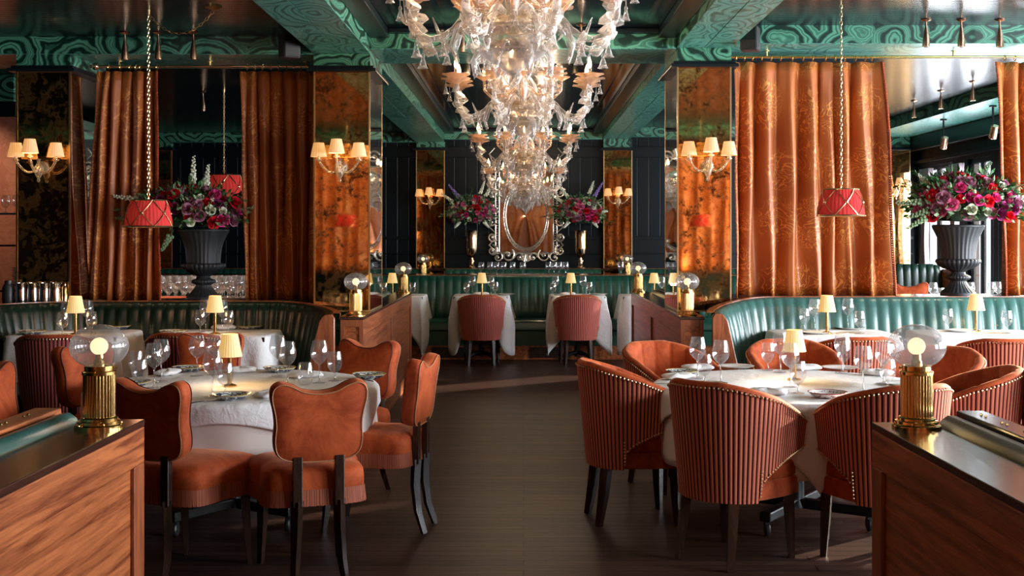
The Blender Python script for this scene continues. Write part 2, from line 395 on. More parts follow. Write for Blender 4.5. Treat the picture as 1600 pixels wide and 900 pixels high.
# ---------------------------------------------------------------- pilasters with mirror panels
def pilaster(x0,x1,y0,y1,z0,zc,soff,front,side,sidx=0,glass='antique',rev=False):
    """square pillar, antique mirror on the face towards the room, clear mirror on the aisle side"""
    mt=zc-.045
    trim(MB().box(x0+.012,x1-.012,y0+.012,y1-.012,z0,mt),M['woodv'],smooth=0)
    trim(MB().box(x0-.05,x1+.05,y0-.05,y1+.04,mt,zc-.02).box(x0-.03,x1+.03,y0-.03,y1+.03,zc-.02,zc),M['dark'],smooth=0,bevel=.004)
    trim(MB().box(x0,x1,y0,y1,zc,soff),M['mal'],smooth=0)
    t=thing('mirror_panel',front,'mirror',((x0+x1)/2,y0,z0))
    w=(x1-x0)/2; h=mt-z0; yy=(0,.011) if not rev else (y1-y0-.011,y1-y0)
    MB().box(-w+.012,w-.012,yy[0]+.002,yy[1],.012,h-.004).build('antique_glass',M[glass],t,smooth=0)
    fr=MB()
    for a_,b_,c_,d_ in ((-w,-w+.012,0,h),(w-.012,w,0,h),(-w+.012,w-.012,0,.012)):
        fr.box(a_,b_,yy[0]-.004,yy[1],c_,d_)
    fr.build('brass_frame',M['gold'],t,smooth=0)
    if side:
        t=thing('side_mirror_panel',side,'mirror',((x1 if sidx>0 else x0),(y0+y1)/2,z0)); d=(y1-y0)/2; s_=sidx
        a_,b_=(-.011,0) if s_>0 else (0,.011)
        MB().box(a_,b_,-d+.014,d-.012,.012,h-.004).build('mirror_glass',M['mirror'],t,smooth=0)
        MB().box(a_-.002,b_+.002,d-.012,d,0,h).box(a_-.002,b_+.002,-d+.014,d-.012,0,.012).build('brass_frame',M['gold'],t,smooth=0)
pilaster(-1.597,-1.168,9.25,10.04,.92,2.79,2.884,'tall antique mirror on the pillar left of the aisle, behind a globe lamp','narrow clear mirror on the aisle side of the left pillar',1)
pilaster(1.168,1.582,9.25,10.04,.92,2.825,2.929,'tall antique mirror on the pillar at the right of the aisle, beside the wide curtain','narrow clear mirror on the aisle side of the right pillar',-1)
pilaster(-3.86,-3.447,9.25,10.04,.986,2.79,2.878,'tall marbled antique mirror on the far left pillar, behind the metal pitchers','narrow clear mirror on the right side of the far left pillar',1)
pilaster(-1.587,-1.162,17.95,18.07,.92,2.80,2.884,'tall antique mirror on the back wall left of the ornate mirror',None)
pilaster(1.181,1.606,17.95,18.07,.92,2.80,2.929,'tall antique mirror on the back wall right of the ornate mirror',None)
pilaster(-5.67,-5.2,17.95,18.07,.92,2.80,2.878,'antique mirror on the back wall seen past the left curtain',None)
pilaster(5.37,5.71,17.95,18.07,.92,2.80,2.96,'bright antique mirror on the back wall seen between the right curtain and the urn',None)
for x0,x1 in ((-1.597,-1.168),(1.168,1.582)):
    trim(MB().box(x0,x1,.1,.85,0,2.79),M['woodv'],smooth=0)
# ---------------------------------------------------------------- wooden partitions
def partition(label,xi,sg,y0,y1,h,group=None):
    """xi aisle face, sg +1 body extends to +x, -1 to -x"""
    t=thing('wood_partition',label,'partition',(xi,y0,0),0,group); L=y1-y0; W=.165
    def bx(mb,a_,b_,c_,d_,e_,f_):
        xs=sorted((sg*a_,sg*b_)); mb.box(xs[0],xs[1],c_,d_,e_,f_)
    m=MB(); bx(m,.012,W,0,L,.0,h-.022); m.build('panelled_body',M['wood'],t,smooth=0)
    m=MB(); bx(m,0,.012,0,L,h-.135,h-.022); bx(m,0,.012,0,L,0,.13); m.build('rail',M['wood'],t,smooth=0,bevel=.003)
    m=MB(); 
    for a_,b_ in ((0,.1),(L-.1,L),(L*.52-.05,L*.52+.05)): bx(m,0,.0125,a_,b_,.13,h-.135)
    m.build('stile',M['woodv'],t,smooth=0,bevel=.003)
    m=MB(); bx(m,-.0,W+.01,-.012,L+.004,h-.022,h); m.build('top',M['woodtop'],t,smooth=0,bevel=.003)
    m=MB(); bx(m,.0,.03,-.012,0,.0,h-.022); bx(m,W-.03,W,-.012,0,0,h-.022); bx(m,.03,W-.03,-.012,0,h-.07,h-.022); bx(m,.03,W-.03,-.012,0,0,.1)
    m.build('post_frame',M['woodv'],t,smooth=0,bevel=.002)
    return t
partition('near left wooden partition with a lit reddish panel and globe lamp on top',-1.2,-1,-.6,3.85,.918)
partition('near right wooden partition in shadow with a globe lamp on its dark top',1.085,1,-.6,3.79,.918)
partition('middle wooden partition left of the aisle, running past the pillar',-1.146,-1,8.71,12.45,.918)
partition('middle wooden partition right of the aisle, running past the pillar',1.123,1,8.71,12.7,.918)
partition('far partition stub against the back wall on the left',-1.17,-1,16.4,17.85,.918)
partition('far partition stub against the back wall on the right',1.17,1,16.4,17.85,.918)
# leather roll and studded timber strip on top of booth backs beside partitions
def booth_edge(label,xi,sg,y0,y1,m):
    t=thing('booth_back',label,'booth back',(xi,y0,0)); L=y1-y0
    def prof(o): return o
    out=[(0,.0),(0,.90),(.012,.93),(.035,.947),(.06,.945),(.075,.93),(.075,0)]
    b=MB(); b.prism([(sg*a_,z) for a_,z in (out if sg>0 else out)],0,L); b.build('leather_roll',M[m],t,smooth=50)
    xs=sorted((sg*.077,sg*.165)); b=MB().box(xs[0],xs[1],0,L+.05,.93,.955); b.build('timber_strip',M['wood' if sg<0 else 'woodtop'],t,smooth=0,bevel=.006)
    b=MB()
    for k in range(int(L/.16)):
        for dd in (.04,.075):
            b.ball((sg*.121,.06+k*.16+dd,.9545),.0055,8,4)
    b.build('brass_studs',M['brass'],t)
    xs=sorted((sg*.079,sg*.16)); MB().box(xs[0],xs[1],0,L,0,.93).build('outer_panel',M[m],t,smooth=0)
booth_edge('green leather booth back with studded timber strip beside near left partition',-1.384,-1,-.6,3.8,'greenr')
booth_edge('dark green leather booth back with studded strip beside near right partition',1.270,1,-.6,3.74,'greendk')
booth_edge('small green booth back behind the middle left partition past the pillar',-1.325,-1,10.1,12.2,'greenr')
booth_edge('small green booth back behind the middle right partition past the pillar',1.30,1,10.1,12.4,'green')
# ---------------------------------------------------------------- banquettes
def path(segs,step=.0125):
    pts=[]
    for s_ in segs:
        if s_[0]=='L':
            (x0,y0),(x1,y1)=s_[1],s_[2]; L=math.hypot(x1-x0,y1-y0); k=max(1,int(L/step))
            for i in range(k): pts.append((x0+(x1-x0)*i/k,y0+(y1-y0)*i/k,(x1-x0)/L,(y1-y0)/L))
        else:
            cx,cy,r,a0,a1=s_[1:]; L=abs(a1-a0)*r; k=max(4,int(L/step)); sg=1 if a1>a0 else -1
            for i in range(k):
                a=a0+(a1-a0)*i/k; pts.append((cx+r*cos(a),cy+r*sin(a),-sin(a)*sg,cos(a)*sg))
    return pts
def banquette(label,segs,top,mat,pitch=.155,endz=None,panels=(),group=None,base='wood'):
    P=path(segs); n=len(P)
    t=thing('banquette',label,'banquette',(0,0,0),0,group)
    s=[0]
    for i in range(1,n): s.append(s[-1]+math.hypot(P[i][0]-P[i-1][0],P[i][1]-P[i-1][1]))
    T=s[-1]
    def tp(i):
        if endz is None: return top
        d=min(s[i] if endz[0] else 9, (T-s[i]) if endz[1] else 9)
        k=min(1,d/.9); k=k*k*(3-2*k); return endz[2]+(top-endz[2])*k
    back=[(.0,-.03),(.005,-.012),(.03,.0),(.065,-.002),(.09,-.02),(.115,-.07),(.14,-.17),(.165,-.30),(.19,-.42),(.20,-.52),(.18,-.545)]
    def fb(u,w):
        i=min(int(round(u*(n-1))),n-1); x,y,tx,ty=P[i]; nx,ny=ty,-tx
        d,dz=back[int(round(w*(len(back)-1)))]
        ph=abs(sin(pi*s[i]/pitch)); bul=.017*(ph**.35-.75)*(1 if dz<-.01 and d>.05 else (.5 if d>.02 else 0))
        d=d+bul; z=tp(i)+dz*(tp(i)-.46)/.545*1.0
        return (x+nx*d,y+ny*d,z)
    MB().grid(fb,n-1,len(back)-1,flip=False).build('ribbed_back',M[mat],t,smooth=60)
    seat=[(.17,.43),(.19,.475),(.25,.482),(.45,.482),(.60,.47),(.63,.44),(.63,.36),(.60,.34),(.60,.17)]
    def fs(u,w):
        i=min(int(round(u*(n-1))),n-1); x,y,tx,ty=P[i]; nx,ny=ty,-tx
        d,z=seat[int(round(w*(len(seat)-1)))]
        return (x+nx*d,y+ny*d,z)
    MB().grid(fs,n-1,len(seat)-1).build('seat',M[mat],t,smooth=50)
    pl=[(.58,.17),(.58,0),(.2,0)]
    def fp(u,w):
        i=min(int(round(u*(n-1))),n-1); x,y,tx,ty=P[i]; nx,ny=ty,-tx
        d,z=pl[int(round(w*2))]; return (x+nx*d,y+ny*d,z)
    MB().grid(fp,n-1,2).build('plinth',M[base],t,smooth=30)
    tr=[(-.03,-.02),(-.03,.004),(.022,.004),(.022,-.004)]
    def ft(u,w):
        i=min(int(round(u*(n-1))),n-1); x,y,tx,ty=P[i]; nx,ny=ty,-tx
        d,z=tr[int(round(w*3))]; return (x+nx*d,y+ny*d,z+tp(i))
    MB().grid(ft,n-1,3).build('timber_edge',M['wood'],t,smooth=30)
    for (px_,py_,sg) in panels:       # shaped end board facing the camera
        tz=endz[2]
        o=[(0,0),(0,tz-.03),(.02,tz),(.075,tz-.005),(.11,tz-.05),(.2,.50),(.24,.49),(.62,.49),(.64,.4),(.62,0)]
        MB().prism([(px_+sg*a_,z) for a_,z in o],py_-.04,py_).build('end_board',M['woodv'],t,smooth=30,bevel=.006)
    return t
banquette('dark green ribbed leather banquette curving behind the left dining tables',
  [('L',(-3.85,7.3),(-3.85,8.45)),('A',-3.1,8.45,.75,pi,pi/2),('L',(-3.1,9.2),(-1.93,9.2)),('A',-1.93,8.6,.6,pi/2,0)],1.003,'green',.088,(0,1,.945),[(-1.33,8.6,-1)])
banquette('daylight-toned green ribbed leather banquette behind the right dining tables',
  [('A',1.95,8.6,.62,pi,pi/2),('L',(1.95,9.22),(5.5,9.22))],1.035,'greenr',.088,(1,0,.95),[(1.33,8.6,1)])
banquette('long green ribbed banquette across the end of the aisle',[('L',(-5.4,15.3),(5.3,15.3))],.998,'greenm',.105)
banquette('green ribbed banquette against the back wall under the ornate mirror',[('L',(-1.13,17.62),(1.13,17.62))],1.02,'greenm',.105)
banquette('green ribbed banquette along the back wall on the left, seen past the curtain',[('L',(-5.6,17.62),(-1.37,17.62))],1.02,'greenm',.105)
banquette('green ribbed banquette along the back wall on the right, past the pillar',[('L',(1.37,17.62),(5.6,17.62))],1.02,'greenm',.105)
trim(MB().box(-5.4,5.3,15.335,15.95,.95,1.0),M['woodtop'],smooth=0,bevel=.004)
trim(MB().box(-5.4,5.3,15.36,15.9,0,.95),M['darkpanel'],smooth=0)
trim(MB().box(-5.6,5.6,17.86,17.945,.98,1.02),M['woodtop'],smooth=0)
trim(MB().box(-5.6,-1.37,17.655,17.86,.98,1.02),M['woodtop'],smooth=0)
trim(MB().box(-1.13,1.13,17.655,17.86,.98,1.02),M['woodtop'],smooth=0)
trim(MB().box(1.37,5.6,17.655,17.86,.98,1.02),M['woodtop'],smooth=0)
# vent grilles in the far plinth
for px in (700,852):
    t=thing('vent_grille','slatted dark vent in the plinth left of the far chairs' if px==700 else 'slatted dark vent in the plinth between the far chairs','vent',(X(px,14.7),14.71,.02))
    MB().box(-.2,.2,0,.006,0,.13).build('backing',M['black'],t,smooth=0)
    m=MB()
    for k in range(5): m.box(-.2,.2,-.008,0,.012+k*.025,.022+k*.025)
    m.build('slats',M['woodtop'],t,smooth=0)
# ---------------------------------------------------------------- curtains
def curtain(label,px0,px1,qx0,qx1,y,zt,zb,nf,seed,edge=0,amp=.125):
    """px0..px1 at the rail, qx0..qx1 at the ledge"""
    r=random.Random(seed); A0,A1,B0,B1=X(px0,y),X(px1,y),X(qx0,y),X(qx1,y)
    ph=[0]
    for i in range(nf): ph.append(ph[-1]+r.uniform(.6,1.4))
    tot=ph[-1]; jit=[r.uniform(.5,1.15) for _ in range(nf+1)]
    n=nf*14; mz=22
    t=thing('curtain',label,'curtain',((A0+A1)/2,y,zb)); x_=(A0+A1)/2
    def phase(u):
        p=u*tot
        for i in range(nf):
            if p<=ph[i+1] or i==nf-1:
                k=(p-ph[i])/(ph[i+1]-ph[i]); return i+k, jit[i]
    def fn(u,w):
        k,a=phase(u); s_=.45+.55*min(1,w*3.0)
        xx=(A0+(A1-A0)*u)*(1-w)+(B0+(B1-B0)*u)*w
        zc=zt+(zb-zt)*w
        yy=-amp*a*s_*cos(2*pi*k)*.5 + .012*sin(k*9+w*5)
        xx+= .014*sin(2*pi*k+w*2.0*a)+ .006*sin(w*9+k*3)
        pin=max(0,1-w*14); yy*= (1-pin*.5)
        zc += .004*pin*cos(2*pi*k)
        return (xx-x_,yy,zc-zb)
    wd=(A1-A0)*1.7; ht=zt-zb
    MB().grid(fn,n,mz,uvf=lambda u,w:(u*wd,-w*ht)).build('drape',M['damask'],t,smooth=180,solid=.004)
    if edge:
        u=1.0 if edge>0 else 0.0; b=MB()
        for k in range(100):
            p=fn(u,(k+.5)/100); b.ball((p[0]+edge*.006,p[1]-.01,p[2]),.011,6,4)
        b.build('beaded_trim',M['velvetd'],t)
    return t
ledL,ledR=.987,1.022
curtain('orange damask curtain left of the urn on the left ledge',152,246,131,248,9.66,2.80,ledL,6,3,1)
curtain('dark orange damask curtain between the left urn and the pillar',375,492,383,493,9.66,2.80,ledL,6,5,0)
curtain('wide orange damask curtain with gold scrolls right of the right pillar',1146,1378,1146,1392,9.66,2.875,ledR,8,14,1)
curtain('orange damask curtain at the right edge of the picture beyond the urn',1556,1690,1564,1690,9.66,2.875,ledR,5,17,-1)
def rod(label,xa,xb,y,z,rings,soff,m):
    t=thing('curtain_rod',label,'curtain rod',(xa,y,z))
    MB().tube([(0,0,0),(xb-xa,0,0)],.011,10).build('pole',M[m],t)
    MB().ball((-.03,0,0),.03,12,8).ball((-.065,0,0),.014,8,5).build('finial',M[m],t)
    b=MB()
    for k in (.09,.5,.93):
        x=(xb-xa)*k; b.tube([(x,0,0),(x,0,soff-z-.001)],.007,6); b.lathe([(.022,0),(.022,-.006),(.0,-.006)],10,(x,0,soff-z))
    b.build('bracket',M['brass'],t)
    r0=None
    for x in rings:
        if r0 is None:
            r0=MB().tube([(0,.021*cos(a*pi/6),.021*sin(a*pi/6)-.008) for a in range(12)],.0035,5,closed=True).build('curtain_ring',M['brass'],t); o=r0
        else: o=r0.copy(); COL.objects.link(o); o.parent=t
        o.location=(x-xa,0,0)
rod('brass curtain rod over the left opening',X(155,9.62),-1.6,9.62,2.838,[X(p,9.62) for p in (170,188,203,212,219,245,386,398,410,423,436,448,460,470,482)],SL,'copper')
rod('bright brass curtain rod over the right opening',1.6,5.2,9.62,2.912,[X(p,9.62) for p in (1150,1163,1176,1190,1205,1220,1238,1255,1270,1290,1305,1320,1337,1352,1362,1570,1586)],SR,'brass')
# the same bay repeated behind the camera (seen only in the mirrors)
for x0,x1,s_ in ((-3.4,-2.3,21),(-2.2,-1.62,22),(1.62,3.1,23),(3.3,4.4,24)):
    y_=.5; f=F/y_
    curtain('orange damask curtain behind the camera, %s'%{21:'outermost on the left',22:'inner one on the left',23:'inner one on the right',24:'outermost on the right'}[s_],CX+x0*f,CX+x1*f,CX+x0*f,CX+x1*f,y_,2.8,.987,6 if x1-x0>1 else 4,s_)
# ---------------------------------------------------------------- chairs
def catmull(P,k=6):
    n=len(P); out=[]
    for i in range(n):
        p0,p1,p2,p3=P[i-1],P[i],P[(i+1)%n],P[(i+2)%n]
        for j in range(k):
            t=j/k; out.append(tuple(.5*((2*p1[a])+(-p0[a]+p2[a])*t+(2*p0[a]-5*p1[a]+4*p2[a]-p3[a])*t*t+(-p0[a]+3*p1[a]-3*p2[a]+p3[a])*t**3) for a in (0,1)))
    return out
def mirror_outline(h):  # h from (0,top) round the +x side to (0,bottom)
    return h+[(-x,y) for x,y in reversed(h[1:-1])]
def layered(mb,O,layers,c,swap):
    """closed pad: outline O scaled about c on each layer; swap=True outline lies in x,z and layers run in y"""
    n=len(O); pts=[]
    def mk(x,y,l): return (x,l,y) if swap else (x,y,l)
    for s_,l in layers:
        if s_==0: pts.append([mk(c[0],c[1],l)]); continue
        sx=s_; pts.append([mk(c[0]+(x-c[0])*s_,c[1]+(y-c[1])*s_,l) for x,y in O])
    vs=[p for r in pts for p in r]; fs=[]; o=0
    for a,b in zip(pts,pts[1:]):
        oa=o; ob=o+len(a)
        for i in range(n):
            j=(i+1)%n
            if len(a)==1: fs.append((oa,ob+j,ob+i) )
            elif len(b)==1: fs.append((oa+i,oa+j,ob))
            else: fs.append((oa+i,oa+j,ob+j,ob+i))
        o+=len(a)
    mb.add(vs,fs); return mb
BO=catmull(mirror_outline([(0,.298),(.07,.308),(.125,.335),(.17,.345),(.202,.325),(.208,.28),(.195,.22),(.188,.16),(.192,.09),(.180,.035),(.14,.006),(.07,-.004),(0,-.006)]),4)
SO=catmull(mirror_outline([(0,.255),(.13,.25),(.215,.225),(.248,.15),(.24,.05),(.218,-.04),(.222,-.12),(.205,-.20),(.13,-.235),(0,-.24)]),5)
n=NM('rust_fringe'); uv=n.n('TexCoord').outputs['UV']; s_=n.n('SeparateXYZ',i={0:uv}).outputs[0]
fr=n.noise(n.n('CombineXYZ',i={0:s_}).outputs[0],90,2)
M['fringe']=n.done(n.pbr(n.ramp(fr,[(.38,(.09,.015,.008)),(.5,(.32,.06,.025)),(.62,(.50,.17,.08))]),.75))
M['piping']=plain('tan_piping',(.40,.18,.08),.6); M['pipingd']=plain('dark_piping',(.12,.02,.01),.6)
def make_dining_chair():
    t=thing('dining_chair','','chair')
    L=[(0,-.03),(.55,-.032),(.93,-.034),(.985,-.026),(1,-.012),(1,.014),(.98,.03),(.9,.043),(.6,.052),(0,.054)]
    Rm=Matrix.Translation((0,-.235,.54))@Matrix.Rotation(R(7),4,'X')
    b=layered(MB(),BO,L,(0,.165),True); b.v=[tuple(Rm@Vector(v)) for v in b.v]; b.build('backrest',M['velvet'],t,smooth=180)
    def pipe(s_,l,m,nm):
        p=[Rm@Vector((x*s_,l,.165+(z-.165)*s_)) for x,z in BO]; MB().tube(p,.0030,5,closed=True).build(nm,M[m],t)
    pipe(.965,-.034,'piping','piping'); pipe(.955,.04,'pipingd','piping')
    for x in (-.09,.09):
        MB().box(x-.021,x+.021,-.275,-.243,.345,.56).build('back_support',M['legwood'],t,smooth=0,bevel=.004)
    L=[(0,.385),(.9,.385),(.975,.388),(1,.40),(1,.455),(.985,.478),(.94,.495),(.8,.508),(.5,.515),(0,.517)]
    layered(MB(),SO,L,(0,0),False).build('seat',M['velvet'],t,smooth=180)
    N=len(SO)
    def ff(u,w):
        i=int(round(u*N*4))%(N*4); a=SO[i//4]; b_=SO[(i//4+1)%N]; k=(i%4)/4
        x=a[0]+(b_[0]-a[0])*k; y=a[1]+(b_[1]-a[1])*k; s_=1.0+.02*w+.010*(i%2)*w
        return (x*s_*1.012,y*s_*1.012,.412-.068*w-.004*((i*7)%5)/5*w)
    MB().grid(ff,N*4,3,cu=True,uvf=lambda u,w:(u*6,w)).build('fringe',M['fringe'],t,smooth=60)
    for x in (-1,1):
        MB().tube([(x*.09,-.258,.37),(x*.093,-.252,.24),(x*.100,-.268,.11),(x*.112,-.305,.0)],[.027,.025,.021,.017],4).build('leg',M['legwood'],t,smooth=50)
        MB().tube([(x*.175,.17,.385),(x*.175,.178,.25),(x*.178,.188,.1),(x*.182,.20,.0)],[.028,.025,.020,.015],4).build('leg',M['legwood'],t,smooth=50)
    return t
def make_barrel(rib,vel):
    t=thing('barrel_chair','','chair')
    SM_=1.72; a0=.292; NR=64; NU=NR*4
    def plan(s,k):      # k taper scale
        a=abs(s); sg=1 if s>=0 else -1
        if a<=1: th=a*pi/2; x=a0*sin(th); y=-a0*.98*cos(th)
        else: x=a0-.02*((a-1)/.72)**2; y=(a-1)*.36
        return (sg*x*k, y*k)
    def nrm(s):
        a=abs(s); sg=1 if s>=0 else -1
        if a<=1: th=a*pi/2; return (sg*sin(th),-cos(th))
        return (sg*1.0,.06)
    def top(s):
        a=abs(s)/SM_; return .84-.185*(max(0,a-.16)/.84)**1.3 if a>.16 else .84
    def low(s):
        a=abs(s)
        if a<.76: return .300
        k=(a-.76)/(SM_-.76); return .300+.215*min(1,k)**.30
    def k_of(z): return .82+.18*(z-.315)/.525
    def fo(u,w):
        s=(u*2-1)*SM_; z0,z1=low(s),top(s)-.012; z=z0+(z1-z0)*w; kk=k_of(z)
        x,y=plan(s,kk); nx,ny=nrm(s); d=.0055*(1-2*abs(((u*NR)%1)-.5)*1.0) if w<.999 else .0
        ph=(u*NR)%1; d=.0045*abs(sin(pi*ph))**.6
        return (x+nx*d,y+ny*d+.01,z)
    MB().grid(fo,NU,6,flip=False,uvf=lambda u,w:(u*NR+.0,w)).build('ribbed_back',M[rib],t,smooth=60)
    TH=.052
    prof=[(0,0,1),(.004,.010,1),(.018,.019,1),(.034,.017,1),(TH,.004,1),(TH+.004,.0,.7),(TH+.004,.0,.4),(TH,.0,0.0),(.0,.0,-1)]
    def fi(u,w):
        s=(u*2-1)*SM_; i=int(round(w*8)); d,dz,v=prof[i]; z1=top(s)-.012; z0=low(s)
        z=(z0 if v<0 else z0+(z1-z0)*v)+dz; kk=k_of(z); x,y=plan(s,kk); nx,ny=nrm(s)
        if v>0 and d>.03: d+= .010*(abs(sin(pi*u*13))**.5-.8)
        return (x-nx*d,y-ny*d+.01,z)
    b=MB().grid(fi,13*10,8,flip=False)
    for u in (0,1):
        o=[fi(u,j/8) for j in range(9)]; 
        b.add(o,[tuple(range(9))])
    b.build('inner_back',M[vel],t,smooth=70)
    nb=MB()
    def nail(s,z,ex=.007):
        kk=k_of(z); x,y=plan(s,kk); nx,ny=nrm(s)
        nb.ball((x+nx*ex,y+ny*ex+.01,z),.0052,6,4)
    for i in range(78):
        s=-SM_+2*SM_*(i+.5)/78; nail(s,top(s)-.020)
    for sg in (-1,1):
        for i in range(6): nail(sg*(SM_-.012),.53+i*.0155)
        for i in range(26):
            k=i/25; s=sg*(SM_-(SM_-.77)*k); nail(s,low(s)+.012)
        for i in range(8): nail(sg*.768,.33+i*.0165)
    nb.build('nailhead_trim',M['gold'],t)
    RO=catmull(mirror_outline([(0,.275),(.14,.275),(.205,.252),(.216,.18),(.212,.06),(.192,-.06),(.14,-.14),(.07,-.175),(0,-.18)]),5)
    layered(MB(),RO,[(0,.30),(.96,.30),(1,.305),(1,.375),(.97,.385),(0,.385)],(0,0),False).build('seat_frame',M[vel],t,smooth=50)
    layered(MB(),RO,[(0,.384),(.93,.384),(.97,.392),(.975,.44),(.95,.458),(.85,.468),(.5,.476),(0,.478)],(0,0),False).build('seat',M[vel],t,smooth=180)
    for x in (-1,1):
        MB().tube([(x*.135,-.15,.315),(x*.142,-.17,.15),(x*.15,-.195,0)],[.034,.029,.021],4).build('leg',M['legwood'],t,smooth=30)
        MB().tube([(x*.185,.20,.315),(x*.19,.205,.15),(x*.195,.212,0)],[.034,.028,.019],4).build('leg',M['legwood'],t,smooth=30)
    return t
def place(proto,used,x,y,rz,label,group=None,sc=None):
    if used[0]==0: o=proto; used[0]=1; o.location=(x,y,0); o.rotation_euler=(0,0,R(rz)); o['label']=label
    else: o=dup(proto,(x,y,0),R(rz),label)
    if 'group' in o: del o['group']
    if group: o['group']=group
    if sc: o.scale=sc
    return o
dc=make_dining_chair(); u1=[0]
G1='orange velvet scallop-backed chairs at the left round table'
for x,y,rz,l in (
  (-.965,5.44,20,'orange velvet dining chair in front of the left round table, nearest the aisle'),
  (-1.50,5.46,-24,'orange velvet dining chair partly behind the near left globe lamp, back to us'),
  (-.78,6.28,80,'orange velvet dining chair seen edge-on at the aisle side of the left round table'),
  (-1.05,6.98,150,'orange velvet dining chair facing us between left round table and middle partition'),
  (-1.96,7.42,184,'orange velvet dining chair facing us directly behind the left round table lamp'),
  (-2.26,6.80,245,'rust velvet dining chair behind the near left globe lamp, left of the table'),
  (-2.33,5.78,258,'rust velvet dining chair cut by the left edge of the picture')):
    place(dc,u1,x,y,rz,l,G1)
bc=make_barrel('rib','velvet'); u2=[0]; G2='barrel chairs with ribbed coral backs on the right'
for x,y,rz,l in (
  (.96,5.66,-47,'ribbed coral barrel chair with brass nailheads nearest us at the right round table'),
  (.56,6.44,-82,'ribbed coral barrel chair at the aisle side of the right round table, facing right'),
  (.88,7.32,-150,'orange barrel chair facing us between right round table and middle partition'),
  (1.66,5.56,20,'ribbed coral barrel chair partly hidden by the near right partition'),
  (1.66,7.46,184,'rust orange barrel chair facing us behind the right round table lamp'),
  (2.36,7.02,140,'orange barrel chair facing left just right of the near right globe lamp glass'),
  (2.22,6.10,78,'ribbed barrel chair whose top shows beside the fluted column of the near right lamp'),
  (2.72,5.95,-62,'large barrel chair cut by the right edge of the picture, above the near partition')):
    place(bc,u2,x,y,rz,l,G2)
for x,y,rz,l in (
  (2.18,8.08,6,'ribbed coral barrel chair, back to us, behind the right round table'),
  (3.10,7.95,-8,'ribbed coral barrel chair with its back to us at the far right square table')):
    place(bc,u2,x,y,rz,l,'barrel chairs at the right square tables')
bd=make_barrel('ribd','velvetd'); u3=[0]
for x,y,rz,l in (
  (-3.02,7.95,0,'wine ribbed barrel chair with its back to us at the far left square table'),
  (-2.22,8.1,0,'wine ribbed barrel chair, back to us, directly behind the left round table')):
    place(bd,u3,x,y,rz,l,'wine ribbed barrel chairs at the left square tables',(1.0,1,1.03))
bp=make_barrel('ribp','velvet'); u4=[0]
for x,l in ((X(752,14.2),'pink ribbed barrel chair at the far left table by the aisle end'),(X(902,14.2),'pink ribbed barrel chair at the far right table by the aisle end')):
    place(bp,u4,x,14.22,0,l,'pink ribbed barrel chairs at the end of the aisle',(.98,.98,.965))
# ---------------------------------------------------------------- tables and cloths
TR=.71
def round_table(x,y,label):
    t=thing('round_table',label,'table',(x,y,0))
    MB().lathe([(0,TR-.035),(.70,TR-.035),(.715,TR-.03),(.715,TR-.008),(0,TR-.006)],48).build('tabletop',M['legwood'],t,smooth=30)
    MB().lathe([(.06,.08),(.045,.12),(.04,.5),(.06,.62),(.15,TR-.036)],20).build('pedestal',M['black'],t)
    for k in range(4):
        a=pi/4+k*pi/2+.2; Mx=Matrix.Rotation(a,4,'Z')
        MB().box(.0,.42,-.03,.03,.075,.125,Mx).build('foot',M['black'],t,smooth=0,bevel=.008)
        cx,cy=.39*cos(a),.39*sin(a)
        m=MB(); m.lathe([(.0,-.013),(.03,-.013),(.036,-.006),(.036,.006),(.03,.013),(0,.013)],16,(cx,cy,.036),M=Matrix.Rotation(R(90),4,'Y'))
        m.box(cx-.012,cx+.012,cy-.02,cy+.02,.05,.08)
        m.build('caster',M['blackp'],t)
    return t
def cloth_round(x,y,r,t_,rot,half,name,label,mat,under=None,seed=0):
    NA=180; rr=random.Random(seed); ph=[rr.uniform(0,6) for _ in range(4)]
    rings=[(0,0),(.5,0),(.8,0),(.97,0)]
    def hang(a):
        if under: return under
        b=a-rot; h=half/max(abs(cos(b)),abs(sin(b)))-r
        return h+.012*sin(a*5+ph[0])
    def fn(u,w):
        a=u*2*pi; i=int(round(w*15))
        if i<=3: q=(0.0001,.5,.85,.975)[i]*r; return (q*cos(a),q*sin(a),.0015*sin(a*3+i)*(i>0))
        if i==4: q=r; return (q*cos(a),q*sin(a),-.004)
        if i==5: q=r+.012; return (q*cos(a),q*sin(a),-.016)
        k=(i-5)/10; h=hang(a); d=h*k
        hh=min(1,d/.35)
        f=(.5+.5*sin(a*9+ph[1]))*.04+(.5+.5*sin(a*15+ph[2]))*.018
        q=r+.014+d*.04+hh*(f-.012) - (.05*hh*hh if not under else .02*hh)
        return (q*cos(a),q*sin(a),-.016-d)
    ob=MB().grid(fn,NA,15,cu=True).build(name,M[mat],None,smooth=180,solid=.003,loc=(x,y,t_))
    return tag(ob,label,'tablecloth')
LT=(-1.52,6.39); RT=(1.43,6.39)
for (cx,cy),sd,rot,w in ((LT,1,R(-33-45),'left'),(RT,2,R(-94-45),'right')):
    round_table(cx,cy,'%s round dining table on a black wheeled pedestal'%w)
    cloth_round(cx,cy,.722,TR+.001,rot,.5,'tablecloth','long cream under-cloth hanging around the %s round table'%w,'cloth2',under=.34,seed=sd+5)
    cloth_round(cx,cy,.742,TR+.005,rot,.815,'tablecloth','square white top cloth draped on the %s round table'%w,'cloth',seed=sd)
TS=.80
def square_table(x,y,a,b,t_,label):
    t=thing('square_table',label,'table',(x,y,0))
    MB().box(-a+.01,a-.01,-b+.01,b-.01,t_-.04,t_-.008).build('tabletop',M['legwood'],t,smooth=0)
    MB().lathe([(.03,.04),(.028,t_-.1),(.09,t_-.041)],12).build('pedestal',M['black'],t)
    for k in range(4):
        aa=pi/4+k*pi/2; MB().tube([(0,0,.09),(.14*cos(aa),.14*sin(aa),.07),(.25*cos(aa),.25*sin(aa),.012)],[.03,.022,.012],8).build('foot',M['black'],t)
